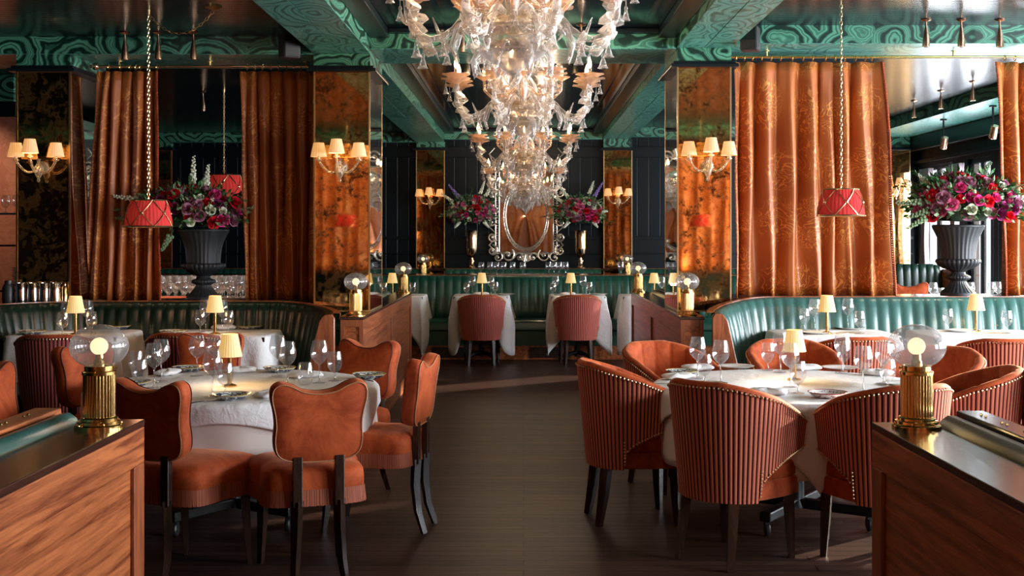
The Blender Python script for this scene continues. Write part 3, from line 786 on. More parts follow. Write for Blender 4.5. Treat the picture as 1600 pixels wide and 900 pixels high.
def cloth_rect(x,y,a,b,t_,label,base,corner,seed=0,flare=.06):
    rr=random.Random(seed); ph=[rr.uniform(0,6) for _ in range(4)]; NA=200
    def per(u):
        v=u*4; i=int(v)%4; k=v-int(v)
        # spend samples evenly on each side; corner rounding through superellipse
        th=(i+k)*pi/2+pi/4
        c,s=cos(th),sin(th); m=(abs(c)**9+abs(s)**9)**(-1/9)
        return c*m,s*m,(abs(sin(2*th)))
    def fn(u,w):
        i=int(round(w*14)); c,s,cr=per(u); cn=cr**6
        if i<=2: q=(.0001,.6,.97)[i]; return (c*a*q,s*b*q,0)
        if i==3: return (c*a,s*b,-.003)
        if i==4: return (c*(a+.008),s*(b+.008),-.012)
        k=(i-4)/10; h=base+corner*cr**5; d=h*k; hh=min(1,d/.3)
        f=.018*sin(u*2*pi*7+ph[0])+.012*sin(u*2*pi*13+ph[1])
        q=.01+hh*(f+.012)+flare*cn*hh
        l=math.hypot(c,s)
        tw=.05*cn*hh*sin(u*2*pi*4*3+ph[2])
        return (c*a+(c/l)*q-(s/l)*tw, s*b+(s/l)*q+(c/l)*tw, -.012-d)
    ob=MB().grid(fn,NA,14,cu=True).build('tablecloth',M['cloth'],None,smooth=180,solid=.003,loc=(x,y,t_+.001))
    return tag(ob,label,'tablecloth')
SQ=[]
for x,y,a,b,t_,w,bs,cn in (
  (X(118,8.74),8.74,.40,.31,TS,'far left square table against the dark banquette',.34,.06),
  (X(340,8.74),8.74,.41,.31,TS,'square table by the dark banquette behind the left round table',.34,.06),
  (X(1300,8.74),8.74,.42,.31,TS,'square table by the right banquette behind the right round table',.3,.06),
  (X(1530,8.70),8.70,.44,.33,TS,'square table by the right banquette under the right urn',.34,.08),
  (X(752,14.72),14.72,.33,.30,.78,'small square table left of centre at the aisle end',.33,.36),
  (X(902,14.72),14.72,.33,.30,.78,'small square table right of centre at the aisle end',.33,.36),
  (X(622,14.72),14.72,.33,.30,.78,'far square table mostly hidden behind the middle left partition',.33,.36),
  (X(1012,14.72),14.72,.33,.30,.78,'far square table mostly hidden behind the middle right partition',.33,.36)):
    square_table(x,y,a,b,t_,w)
    cloth_rect(x,y,a,b,t_,'white cloth on the '+w,bs,cn,int(x*10)+50,.04 if y<10 else .06)
# ---------------------------------------------------------------- glasses, plates, cutlery
def lathe_obj(name,prof,n,m,cat,smooth=180):
    o=MB().lathe(prof,n).build(name,M[m],None,smooth=smooth); o['category']=cat; return o
PW=[(.0001,.002),(.038,.002),(.038,.0035),(.012,.007),(.0045,.014),(.0038,.05),(.0038,.09),(.006,.100),(.022,.112),(.038,.130),(.0465,.150),(.046,.172),(.041,.198),(.0345,.228)]
PG=[(.0001,.002),(.034,.002),(.034,.0035),(.012,.006),(.005,.012),(.0045,.035),(.007,.045),(.024,.058),(.037,.078),(.0405,.100),(.038,.130),(.0325,.160)]
PT=[(.0001,.002),(.024,.002),(.034,.012),(.042,.035),(.0435,.055),(.040,.085),(.033,.118)]
GL={'W':(lathe_obj('wine_glass',PW,24,'glass','glass'),'tall wine glass'),'G':(lathe_obj('water_goblet',PG,24,'glass','glass'),'short-stemmed goblet'),'T':(lathe_obj('stemless_glass',PT,24,'glass','glass'),'stemless tumbler')}
GL['B']=(lathe_obj('wine_glass',PW,16,'glassw','glass'),''); GL['C']=(lathe_obj('water_goblet',PG,16,'glassw','glass'),'')
gused=set()
def glass(k,x,y,z,label,group):
    p,_=GL[k]
    if k in gused: o=p.copy(); COL.objects.link(o)
    else: o=p; gused.add(k)
    o.location=(x,y,z); o['label']=label; o['group']=group; o['category']='glass'; return o
PB=[(.0001,.003),(.04,.003),(.055,.006),(.080,.017),(.1,.030),(.103,.0305),(.104,.029),(.082,.012),(.058,.0),(.0001,.0)]
pl={k:lathe_obj(nm,PB,40,m,'bowl',60) for k,nm,m in (('d','patterned_bowl','plate'),('p','patterned_bowl','plate2'))}
pw=lathe_obj('white_plate',[(.0001,.003),(.07,.003),(.085,.006),(.115,.016),(.117,.015),(.085,.002),(.0001,0)],40,'porc','plate',60)
pl['w']=pw; pu=set()
def plate(k,x,y,z,label,group,sc=1):
    p=pl[k]
    if k in pu: o=p.copy(); COL.objects.link(o)
    else: o=p; pu.add(k)
    o.location=(x,y,z); o.scale=(sc,)*3; o['label']=label; o['group']=group; o['category']='bowl' if k!='w' else 'plate'; return o
fk=MB(); fk.tube([(0,-.09,.004),(0,-.02,.003),(0,.03,.007),(0,.045,.006)],[.005,.003,.003,.009],6,flat=.4)
for dx in (-.0085,-.003,.003,.0085): fk.tube([(dx,.043,.006),(dx,.065,.004),(dx,.09,.007)],[.0022,.002,.0012],5,flat=.7)
fk=fk.build('fork',M['silver'],None); fk['category']='fork'
kn=MB(); kn.tube([(0,-.1,.005),(0,-.02,.005),(0,0,.004)],[.007,.006,.004],6,flat=.5); kn.add([(-.008,0,.003),(.008,0,.003),(.009,.07,.003),(.0,.11,.003),(-.008,.08,.003),(-.008,0,.0045),(.008,0,.0045),(.009,.07,.0045),(.0,.11,.0045),(-.008,.08,.0045)],[(0,1,2,3,4),(9,8,7,6,5),(0,5,6,1),(1,6,7,2),(2,7,8,3),(3,8,9,4),(4,9,5,0)])
kn=kn.build('knife',M['silver'],None,smooth=30); kn['category']='knife'
def napfn(u,w):
    a=u*2*pi; j=w*pi; x=.095*cos(a)*sin(j); y=.055*sin(a)*sin(j)
    sx=1 if x>=0 else -1; sy=1 if y>=0 else -1
    return (sx*abs(x/.095)**.6*.095, sy*abs(y/.055)**.6*.055+.004*sin(x*60), .016-.016*cos(j)+.003*sin(a*5))
nk=MB().grid(napfn,28,8,cu=True).build('napkin',M['cloth'],None,smooth=180); nk['category']='napkin'
iu={}
def item(p,x,y,z,rz,label,group):
    if p.name in iu: o=p.copy(); COL.objects.link(o)
    else: o=p; iu[p.name]=1
    o.location=(x,y,z); o.rotation_euler=(0,0,R(rz)); o['label']=label; o['group']=group; return o
ORD=['leftmost','second from the left','third from the left','fourth from the left','fifth from the left','sixth from the left','seventh from the left','eighth from the left']
def rank(items,key): 
    s_=sorted(range(len(items)),key=lambda i:items[i][key]); r={}
    n=len(items)
    for j,i in enumerate(s_): r[i]='rightmost' if (j==n-1 and n>1) else ORD[min(j,7)]
    return r
def setting(tn,tt,z,glasses,plates,naps=(),forks=(),knives=()):
    for kind in 'WGT':
        L=[g for g in glasses if g[0]==kind]; r=rank(L,1)
        for i,(k,px,py) in enumerate(L):
            y=DY(py,tt); pre=(r[i]+' of the '+str(len(L))+' ' if len(L)>1 else 'only ')
            nm={'W':'tall wine glass','G':'short-stemmed goblet','T':'stemless tumbler'}[k]
            glass(k,X(px,y),y,z,(pre+nm+('es' if len(L)>1 and k!='T' and nm.endswith('s') else ('s' if len(L)>1 else ''))+' on the '+tn),'glasses on the '+tn)
    r=rank(plates,1)
    nm={'d':'dark-patterned bowl','p':'pink-patterned bowl','w':'plain white plate'}
    for kind in 'dpw':
        L=[g for g in plates if g[0]==kind]; r=rank(L,1)
        for i,(k,px,py) in enumerate(L):
            y=DY(py,tt)
            plate(k,X(px,y),y,z,((r[i]+' of the ') if len(L)>1 else '')+nm[k]+('s' if len(L)>1 else '')+' on the '+tn,'plates on the '+tn,.92 if y<8 else .95)
    for lst,p,nm in ((naps,nk,'folded white napkin'),(forks,fk,'silver fork'),(knives,kn,'silver knife')):
        r=rank(lst,0)
        for i,(px,py,rz) in enumerate(lst):
            y=DY(py,tt); item(p,X(px,y),y,z,rz,((r[i]+' ') if len(lst)>1 else '')+nm+' on the '+tn,nm+'s on the '+tn)
ZR=TR+.008; ZS=TS+.0035; ZF=.7835
setting('left round table',TR+.007,ZR,[('G',218,612),('W',241,606),('W',252,597),('G',212,595),('W',308,588),('W',332,620),('W',335,586),('G',352,619),('W',434,588),('W',449,602),('T',477,602),('W',499,599),('G',523,596)],
  [('d',362,624),('d',295,580),('d',437,581),('d',577,591),('d',207,604)],[(262,586,80),(375,582,10),(478,590,20),(425,620,60)],[(404,622,35),(462,588,-20)],[(322,628,-28),(563,595,50)])
setting('right round table',TR+.007,ZR,[('W',1090,592),('G',1101,601),('W',1126,599),('G',1200,579),('W',1219,582),('W',1235,605),('G',1247,615),('W',1316,583),('G',1318,578),('W',1349,612),('G',1387,611),('W',1381,600)],
  [('d',1066,586),('d',1107,607),('w',1150,575),('p',1293,621),('w',1312,577),('w',1412,602)],[(1090,578,15),(1258,578,5),(1060,592,30),(1370,586,-30),(1200,617,-15)],[(1066,592,-20),(1335,620,-30),(1172,612,70)],[(1055,601,80),(1217,615,-40)])
setting('far left square table',TS,ZS,[('G',98,524),('W',105,517),('W',136,519),('G',143,523)],[('d',50,523),('d',184,515)])
setting('square table behind the left round table',TS,ZS,[('G',313,520),('W',321,518),('W',347,518),('G',357,521)],[('d',270,523),('d',391,515)],[(350,515,5)])
setting('square table behind the right round table',TS,ZS,[('G',1257,517),('W',1273,517),('W',1325,515),('G',1343,522)],[('w',1273,522),('w',1330,515)],[(1284,513,5)],[(1238,524,-50)])
setting('square table under the right urn',TS,ZS,[('G',1481,517),('G',1573,521)],[('w',1502,519),('d',1552,513)])
setting('far table left of centre',.7812,ZF,[('G',729,463),('W',738,461),('W',767,462),('G',774,462)],[('w',790,461)],[(752,461,0)])
setting('far table right of centre',.7812,ZF,[('G',864,463),('W',868,461),('W',911,461),('G',921,462)],[('w',935,461)],[(887,461,0)])
setting('far table behind the middle right partition',.7812,ZF,[('W',1034,463)],[])
setting('far table behind the middle left partition',.7812,ZF,[('G',600,463),('G',645,463)],[])
# glasses kept on the shelf behind the far banquette
for j,px in enumerate((752,766,776,787,801,817,857,866,874,884,970)):
    y=15.62; glass('G',X(px,y),y,1.0005,'clear glass standing on the ledge behind the long far banquette','glasses on the ledge behind the far banquette')
# bar counter crowded with glasses seen through the left opening
t=thing('bar_counter','dark counter crowded with clean glasses, seen through the left opening','counter',(-3.15,13.0,0))
MB().box(-1.0,.75,-.35,.35,.80,.84).build('counter_top',M['woodtop'],t,smooth=0,bevel=.006)
MB().box(-.97,.72,-.3,.3,0,.80).build('counter_body',M['darkpanel'],t,smooth=0)
for i in range(20):
    for j in range(5):
        x=-3.95+i*.082+(j%2)*.03; y=12.72+j*.12
        glass('BC'[(i*3+j)%2],x,y,.841,'clean glass in the crowd of glasses on the bar counter','glasses crowded on the bar counter')
t=thing('round_chair','red upholstered chair back left of the bar counter through the left opening','chair',(X(258,12.2),12.2,0))
MB().lathe([(.2,.42),(.24,.46),(.26,.7),(.27,.86),(.25,.88),(.23,.86),(.21,.5)],24).build('backrest',M['velvetd'],t)
layered(MB(),catmull([(.2,.2),(-.2,.2),(-.2,-.2),(.2,-.2)],6),[(0,.38),(1,.38),(1,.47),(0,.49)],(0,0),False).build('seat',M['velvetd'],t)
for a in range(4): MB().tube([(.17*cos(a*pi/2+.8),.17*sin(a*pi/2+.8),.38),(.2*cos(a*pi/2+.8),.2*sin(a*pi/2+.8),0)],[.018,.012],6).build('leg',M['legwood'],t)
# ---------------------------------------------------------------- globe lamps
def make_globe_lamp():
    t=thing('globe_lamp','','lamp')
    MB().lathe([(.0001,0),(.073,0),(.073,.009),(.068,.012),(.063,.013),(.063,.021),(.055,.023),(.055,.030),(.049,.034),(.0001,.034)],48).build('base',M['brass'],t,smooth=40)
    MB().lathe([(.0445,.034),(.0445,.160)],168,mod=lambda a,r,z,k:(r+.0028*abs(sin(a*14)),z)).build('fluted_column',M['brass'],t,smooth=60)
    MB().lathe([(.044,.160),(.0505,.161),(.0505,.170),(.043,.173),(.043,.187),(.038,.188),(.036,.184)],40).build('collar',M['brass'],t,smooth=40)
    b=MB()
    for k in range(3):
        a=k*2*pi/3+.5; b.tube([(.042*cos(a),.042*sin(a),.180),(.052*cos(a),.052*sin(a),.180)],[.003,.005],6)
    for k in range(6):
        a=k*pi/3; b.ball((.067*cos(a),.067*sin(a),.0155),.0035,6,4)
    b.build('screws',M['brass'],t)
    MB().lathe([(.018,.184),(.016,.20),(.013,.205),(.013,.222),(.0001,.223)],16).build('lamp_holder',M['brass'],t)
    MB().ball((0,0,.246),.0265,20,14).build('bulb',M['bulb'],t,smooth=180)
    pr=[(.034,.184)]+[(.0865*sin(a),.246-.0665*cos(a)) for a in [R(24+i*(156/16)) for i in range(17)]]
    pr[-1]=(.0002,pr[-1][1])
    MB().lathe(pr,48).build('glass_globe',M['globe'],t,smooth=180)
    return t
gl=make_globe_lamp(); first=True
for px,y,zz,l in ((155,3.69,.918,'large brass globe lamp on the near left partition'),(1432,3.69,.918,'large brass globe lamp on the near right partition'),
  (556,8.86,.918,'globe lamp at the near end of the middle left partition'),(630,12.3,.918,'globe lamp at the far end of the middle left partition'),
  (1074,8.86,.918,'globe lamp at the near end of the middle right partition'),(997,12.5,.918,'globe lamp at the far end of the middle right partition'),
  (661,17.5,.918,'small distant globe lamp under the back wall sconce on the left'),(980,17.5,.918,'small distant globe lamp under the back wall sconce on the right')):
    x=X(px,y)
    if first: gl.location=(x,y,zz); gl['label']=l; gl['group']='brass globe lamps on the partitions'; first=False
    else: dup(gl,(x,y,zz),None,l,'brass globe lamps on the partitions')
# ---------------------------------------------------------------- little table lamps
def make_table_lamp():
    t=thing('table_lamp','','lamp')
    MB().lathe([(.0001,0),(.037,0),(.037,.006),(.028,.010),(.012,.016),(.0115,.165),(.015,.167),(.015,.172),(.004,.173),(.004,.185)],24).build('brass_stem',M['brass'],t,smooth=50)
    def md(a,r,z,k): return (r+.0012*sin(a*26),z)
    MB().lathe([(.0625,.155),(.0545,.195),(.0465,.235),(.040,.272),(.038,.272)],104,mod=md).build('pleated_shade',M['shade'],t,smooth=60)
    MB().ball((0,0,.21),.016,10,8).build('bulb',M['bulb'],t)
    return t
tl=make_table_lamp(); first=True
for px,py,tt,zz,l in ((359,604,TR+.007,ZR,'cream shaded brass lamp in the middle of the left round table'),(1241,594,TR+.007,ZR,'cream shaded brass lamp in the middle of the right round table'),
  (118,524,TS,ZS,'cream shaded lamp on the far left square table'),(336,523,TS,ZS,'cream shaded lamp on the square table behind the left round table'),
  (1292,522,TS,ZS,'cream shaded lamp on the square table behind the right round table'),(1525,519,TS,ZS,'cream shaded lamp on the square table under the right urn'),
  (753,463,.781,ZF,'small lamp on the far table left of centre'),(892,463,.781,ZF,'small lamp on the far table right of centre'),
  (613,463,.781,ZF,'small lamp glimpsed beside the pillar above the middle left partition'),(1022,463,.781,ZF,'small lamp glimpsed above the far end of the middle right partition')):
    y=DY(py,tt); x=X(px,y)
    if first: tl.location=(x,y,zz); tl['label']=l; tl['group']='cream shaded table lamps'; first=False
    else: dup(tl,(x,y,zz),None,l,'cream shaded table lamps')
    light('POINT','table_lamp_light',(x,y,zz+.16),2.6 if y<8 else 1.6,(1,.64,.3),shadow_soft_size=.04)
# ---------------------------------------------------------------- wall sconces
def make_sconce():
    t=thing('wall_sconce','','lamp')
    MB().lathe([(.0001,-.115),(.008,-.11),(.012,-.095),(.006,-.085),(.018,-.07),(.030,-.04),(.034,-.015),(.026,.01),(.012,.02),(.010,.05),(.018,.06),(.0001,.066)],20,(0,-.07,0),mod=lambda a,r,z,k:(r*(1+.06*sin(a*8)),z)).lathe([(.0001,0),(.05,0),(.05,.012),(.03,.02),(.0001,.03)],20,(0,0,0),M=Matrix.Rotation(R(90),4,'X')).build('glass_body',M['crystalg'],t)
    for k,(dx,dy,h) in enumerate(((-.15,-.05,.05),(0,-.16,.07),(.15,-.05,.05))):
        b=MB(); pts=[]
        for i in range(13):
            s_=i/12; pts.append((dx*s_,-.07+(dy)*s_,-.005-.045*sin(pi*s_)+ (h)*s_**2))
        b.tube(pts,.0085,8); b.lathe([(.0001,0),(.022,.004),(.024,.012),(.012,.014),(.010,.05),(.0001,.05)],14,(dx,-.07+dy,h-.008))
        b.build('glass_arm',M['crystalg'],t)
        MB().lathe([(.060,.045),(.052,.085),(.043,.125),(.038,.15),(.036,.15)],72,(dx,-.07+dy,h-.02),mod=lambda a,r,z,k:(r+.0012*sin(a*18),z)).build('pleated_shade',M['shades'],t,smooth=60)
    return t
sc=make_sconce(); first=True
for px,py,y,l in ((533,262,9.245,'three-shade glass sconce on the pillar left of the aisle'),(1104,260,9.245,'three-shade glass sconce on the pillar right of the aisle'),
  (66,262,9.245,'three-shade glass sconce on the far left pillar'),(672,315,17.945,'small distant sconce on the back wall mirror at left'),(965,314,17.945,'small distant sconce on the back wall mirror at right'),
  (1398,300,17.945,'small bright sconce on the back wall seen through the right opening')):
    p=(X(px,y),y,Z(py,y))
    if first: sc.location=p; sc['label']=l; sc['group']='glass wall sconces'; first=False
    else: dup(sc,p,None,l,'glass wall sconces')
    light('POINT','sconce_light',(p[0],y-.2,p[2]+.14),3.5,(1,.55,.24),shadow_soft_size=.03)
# ---------------------------------------------------------------- red pendant shades on chains
def chain(mb,pts,r=.011,wire=.0026):
    L=[0]; P=[Vector(p) for p in pts]
    for a,b in zip(P,P[1:]): L.append(L[-1]+(b-a).length)
    n=max(2,int(L[-1]/(r*2.5))); 
    for k in range(n):
        d=(k+.5)/n*L[-1]; i=max(j for j in range(len(L)-1) if L[j]<=d); f=(d-L[i])/(L[i+1]-L[i]); c=P[i].lerp(P[i+1],f); t_=(P[i+1]-P[i]).normalized()
        s1=t_.cross(Vector((0,1,.2))).normalized(); s2=t_.cross(s1)
        sd=s1 if k%2 else s2
        mb.tube([c+t_*(r*1.45*cos(a*pi/4))+sd*(r*.72*sin(a*pi/4)) for a in range(8)],wire,4,closed=True)
def make_pendant(x,y,z0,ceil,label,s_=1.0,swag=None,group='red pendant lamps'):
    """z0 underside of the shade"""
    t=thing('pendant_lamp',label,'lamp',(x,y,z0),0,group)
    rb,rt,h=.152*s_,.112*s_,.175*s_
    MB().lathe([(rb,0),(rb*.985,h*.2),(rb*.92,h*.55),(rt*1.03,h*.92),(rt,h)],144,mod=lambda a,r,z,k:(r+.0022*s_*sin(a*36),z)).build('pleated_shade',M['red'],t,smooth=60)
    b=MB(); ring=lambda r,z,w:b.tube([(r*cos(a*pi/18),r*sin(a*pi/18),z) for a in range(36)],w,6,closed=True)
    ring(rb+.004,.0,.006*s_); ring(rt+.003,h,.005*s_)
    for k in range(6):
        a0=k*pi/3
        for sg in (-1,1):
            pts=[]
            for i in range(9):
                f=i/8; a=a0+sg*(f*pi/3-pi/6)+pi/2; r=rb+(rt-rb)*f+.005+.008*sin(pi*f); pts.append((r*cos(a),r*sin(a),h*f))
            b.tube(pts,.0036*s_,5)
        a=a0+pi/2; rr=(rb+rt)/2+.012; b.ball((rr*cos(a),rr*sin(a),h/2),.012*s_,8,6)
    for k in range(3):
        a=k*pi/3; b.tube([(rt*cos(a),rt*sin(a),h),(-rt*cos(a),-rt*sin(a),h)],.003,5)
    b.build('gilt_frame',M['gold'],t)
    b=MB(); top=ceil-z0-.03
    chain(b,[(0,0,h),(0,0,top)])
    if swag:
        sx,sy=swag; pts=[]
        for i in range(15):
            f=i/14; pts.append((sx*f,sy*f,top-.0-.9*f*(1-f)*.62*1.0+ .0*f))
        chain(b,pts)
        b.lathe([(.0001,.03),(.055,.03),(.055,.02),(.02,.006),(.0001,.0)],20,(sx,sy,top)).build
    b.lathe([(.0001,.03),(.012,.03),(.01,0),(.0001,-.004)],10,(0,0,top))
    b.build('chain',M['gold'],t)
    MB().ball((0,0,h*.5),.03,10,8).build('bulb',M['bulb'],t)
    if y>2: light('POINT','pendant_light',(x,y,z0-.03),4 if y<9.5 else 2.5,(1,.5,.25),shadow_soft_size=.09)
    return t
y=8.15; make_pendant(X(232,y),y,Z(354,y),CL,'red pleated pendant lamp hanging in front of the left curtain',1.0,(X(333,8.0)-X(233,8.15),-.12))
y=8.1; make_pendant(X(1314,y),y,Z(337,y),CR,'red pleated pendant lamp hanging in front of the wide right curtain')
y=12.6; make_pendant(X(350,y),y,Z(311,y),CL,'larger red pendant lamp behind the roses in the left opening',1.42)
for sx in (-1,1): make_pendant(sx*2.45,1.65,1.62,CL if sx<0 else CR,'red pendant lamp behind the camera on the %s'%('left' if sx<0 else 'right'),1.0,None,'pendant lamps behind the camera')
# ---------------------------------------------------------------- ceiling spot lights
def make_spot():
    t=thing('ceiling_spotlight','','spotlight')
    MB().lathe([(.0001,0),(.036,0),(.038,-.006),(.028,-.012),(.008,-.018),(.0001,-.02)],20).build('ceiling_rose',M['copper'],t)
    MB().lathe([(.0001,-.016),(.007,-.018),(.007,-.05),(.012,-.075),(.022,-.13),(.027,-.17),(.027,-.205),(.021,-.206),(.0001,-.19)],20).build('brass_head',M['copper'],t,smooth=50)
    return t
sp=make_spot(); first=True
def put_spot(px,y,c,l,tgt=None,e=26,x=None,g='teardrop ceiling spotlights'):
    global first
    x=X(px,y) if x is None else x
    if first: sp.location=(x,y,c); sp['label']=l; sp['group']=g; first=False
    else: dup(sp,(x,y,c),None,l,g)
    if tgt: light('SPOT','spot_beam',(x,y,c-.215),e,(1,.80,.56),spot_size=R(62),spot_blend=.8,shadow_soft_size=.03,to=tgt)
for i,px in enumerate((195,247,302)): put_spot(px,9.05,CL,ORD[i]+' of the three brass spotlights in front of the left opening',(X(px,8.7),8.7,0) if i!=1 else None,6)
for i,(px,tg) in enumerate(((1447,(1.4,6.4,.7)),(1502,None),(1562,(3.2,8.9,0)))): put_spot(px,9.0,CR,ORD[i]+' of the three brass spotlights in front of the right opening',tg,60)
put_spot(722,9.0,CM,'brass spotlight left of the nearest chandelier, before the cross beam',(-.4,9,0),12)
put_spot(908,9.0,CM,'brass spotlight right of the nearest chandelier, before the cross beam',(.4,9,0),12)
put_spot(730,10.2,CM,'brass spotlight tip below the cross beam left of the chandeliers')
put_spot(898,10.2,CM,'brass spotlight tip below the cross beam right of the chandeliers')
put_spot(317,12.8,CL,'brass spotlight seen through the left opening above the roses',(-3.2,13,0),420)
for i,(px,y) in enumerate(((1428,14.4),(1470,13.4),(1520,12.6))): put_spot(px,y,CR,ORD[i]+' of the three spotlights seen through the right opening')

put_spot(0,10.4,CL,'added unseen brass spotlight brightening the coral wall at far left',(-5.2,11.5,1.9),60,x=-5.1)  # lamp added out of view to brighten the coral wall
# ---------------------------------------------------------------- blown glass chandeliers
def wavy(n,amp): return lambda a,r,z,k:(r*(1+.05*sin(a*n)*k*amp), z-.014*amp*k*k*abs(sin(a*n/2+.3)))
def make_chandelier(top):
    t=thing('glass_chandelier','','chandelier')
    b=MB(); fl=lambda n,am:(lambda a,r,z,k:(r*(1+am*sin(a*n)),z))
    b.lathe([(.012,top-.02),(.012,.30),(.03,.285),(.034,.26),(.014,.235),(.014,.20),(.055,.185),(.078,.14),(.082,.11),(.06,.06),(.03,.045),(.03,.03),(.06,.01),(.095,-.04),(.105,-.09),(.09,-.14),(.06,-.165)],28,mod=fl(12,.035))
    b.lathe([(.06,-.165),(.13,-.17),(.165,-.20),(.150,-.245),(.09,-.28),(.05,-.29),(.11,-.30),(.15,-.315),(.12,-.34),(.07,-.37),(.035,-.40),(.045,-.42),(.03,-.45),(.0001,-.475)],32,mod=fl(16,.05))
    b.build('blown_body',M['crystal'],t,smooth=50)
    MB().lathe([(.0001,top),(.07,top),(.07,top-.015),(.02,top-.035),(.0001,top-.035)],20).lathe([(.082,.065),(.086,.05),(.07,.04)],24).lathe([(.155,-.17),(.172,-.185),(.168,-.20),(.15,-.21)],24,mod=fl(16,.03)).build('gilded_bands',M['crystalg'],t)
    arm0=None
    for k in range(8):
        a=R(22.5+45*k)
        if arm0 is None:
            # arm in its own local frame (pointing +x), children rotate with it
            b=MB(); pts=[]; rr=[]
            ctl=[(.09,-.15),(.16,-.13),(.23,-.17),(.30,-.24),(.38,-.275),(.45,-.25),(.495,-.17),(.50,-.06)]
            C=[]
            for i in range(len(ctl)-1):
                p0=ctl[max(0,i-1)]; p1=ctl[i]; p2=ctl[i+1]; p3=ctl[min(len(ctl)-1,i+2)]
                for j in range(4):
                    f=j/4; C.append(tuple(.5*((2*p1[q])+(-p0[q]+p2[q])*f+(2*p0[q]-5*p1[q]+4*p2[q]-p3[q])*f*f+(-p0[q]+3*p1[q]-3*p2[q]+p3[q])*f**3) for q in (0,1)))
            C.append(ctl[-1])
            b.tube([(x,0,z) for x,z in C],[.0145+.002*sin(i*2.2) for i in range(len(C))],9)
            # blown flowers and prunts on the arm
            r=random.Random(3)
            for (x,z,s_) in ((.455,-.235,.034),(.42,-.285,.026),(.49,-.20,.026),(.335,-.265,.022),(.475,-.13,.03),(.50,-.09,.026)):
                b.lathe([(.0001,-s_),(s_*.7,-s_*.6),(s_*1.1,0),(s_*1.35,s_*.35),(s_*.6,s_*.45),(.0001,s_*.3)],12,(x,0,z),mod=lambda a_,q,z_,k_:(q*(1+.22*abs(sin(a_*3))*k_),z_),M=Matrix.Rotation(r.uniform(-1,1),4,'Y')@Matrix.Rotation(r.uniform(-1,1),4,'X'))
            for (x,z,dx,dz) in ((.40,-.27,-.03,-.06),(.26,-.20,-.04,-.05),(.35,-.25,.03,.07)):
                b.tube([(x,0,z),(x+dx*.6,0,z+dz*.6),(x+dx,0,z+dz)],[.008,.005,.002],6)
            o=b.build('glass_arm',M['crystal'],t,smooth=60); arm0=o
            MB().lathe([(.012,-.055),(.03,-.05),(.045,-.035),(.082,-.02),(.105,-.012)],32,(.50,0,0),mod=wavy(6,.8)).lathe([(.015,-.03),(.04,-.02),(.07,.0),(.10,.012),(.098,.016),(.03,.0),(.013,.005)],32,(.50,0,.0),mod=wavy(6,1.0)).build('drip_pan',M['peach'],o,smooth=60)
            MB().lathe([(.0001,.005),(.013,.008),(.014,.05),(.011,.055),(.0001,.056)],12,(.50,0,0)).build('candle_holder',M['crystal'],o)
            MB().lathe([(.0001,.05),(.010,.056),(.0155,.075),(.0125,.098),(.005,.122),(.0001,.135)],10,(.50,0,0)).build('candle_bulb',M['flame'],o,smooth=180)
            def bell(x,z,nm='bell_drop',s_=1):
                MB().tube([(x,0,z+.03),(x,0,z)],.0018,4).lathe([(.0001,0),(.010*s_,-.004),(.013*s_,-.014),(.007*s_,-.022),(.011*s_,-.027),(.018*s_,-.04),(.024*s_,-.06),(.034*s_,-.070),(.022*s_,-.066),(.0001,-.05)],14,(x,0,z),mod=lambda a_,q,z_,k_:(q*(1+.14*sin(a_*5)*(k_>.6)),z_)).build(nm,M['crystal'],o,smooth=60)
            bell(.455,-.29,s_=.72); bell(.33,-.28,s_=.66); bell(.575,-.06,s_=.6)
        else:
            o=arm0.copy(); COL.objects.link(o); o.parent=t
            for ch in arm0.children:
                c=ch.copy(); COL.objects.link(c); c.parent=o
        o.rotation_euler=(0,0,a)
    lf0=None
    def leaf(pts,w,nm,mt):
        n=len(pts)-1
        def fn(u,v):
            f=u*n; i=min(int(f),n-1); g=f-i; x=pts[i][0]*(1-g)+pts[i+1][0]*g; z=pts[i][1]*(1-g)+pts[i+1][1]*g
            ww=w*sin(pi*min(1,u*.93+.07))**.7*(1+.16*sin(u*40)); s_=(v-.5)*2
            return (x-.012*s_*s_,s_*ww,z+.010*abs(s_)-.003*cos(s_*9))
        return MB().grid(fn,20,6).build(nm,mt,t,smooth=180,solid=.004)
    def ring(pts,w,nm,mt,n,off):
        p=leaf(pts,w,nm,mt)
        for k in range(n):
            o=p if k==0 else p.copy()
            if k: COL.objects.link(o); o.parent=t
            o.rotation_euler=(0,0,off+2*pi*k/n)
    ring([(.05,.04),(.07,.13),(.10,.22),(.16,.27),(.20,.24),(.19,.20)],.028,'upper_leaf',M['crystalg'],8,0)
    ring([(.06,.02),(.13,.06),(.19,.02),(.22,-.08),(.20,-.19),(.24,-.23)],.034,'curled_leaf',M['crystal'],8,0)
    ring([(.04,-.30),(.11,-.28),(.17,-.31),(.20,-.37),(.19,-.42)],.030,'lower_leaf',M['crystal'],8,.39)
    ring([(.03,.03),(.05,.14),(.09,.24),(.10,.31),(.14,.34)],.020,'upper_leaf',M['crystal'],6,.3)
    ring([(.10,-.20),(.19,-.165),(.27,-.21),(.30,-.30),(.28,-.35)],.026,'side_leaf',M['crystal'],8,.39)
    ring([(.04,.11),(.10,.13),(.15,.10),(.165,.03)],.03,'collar_petal',M['crystalg'],10,.1)
    # small inner ring of candle cups between the big arms
    sm0=None
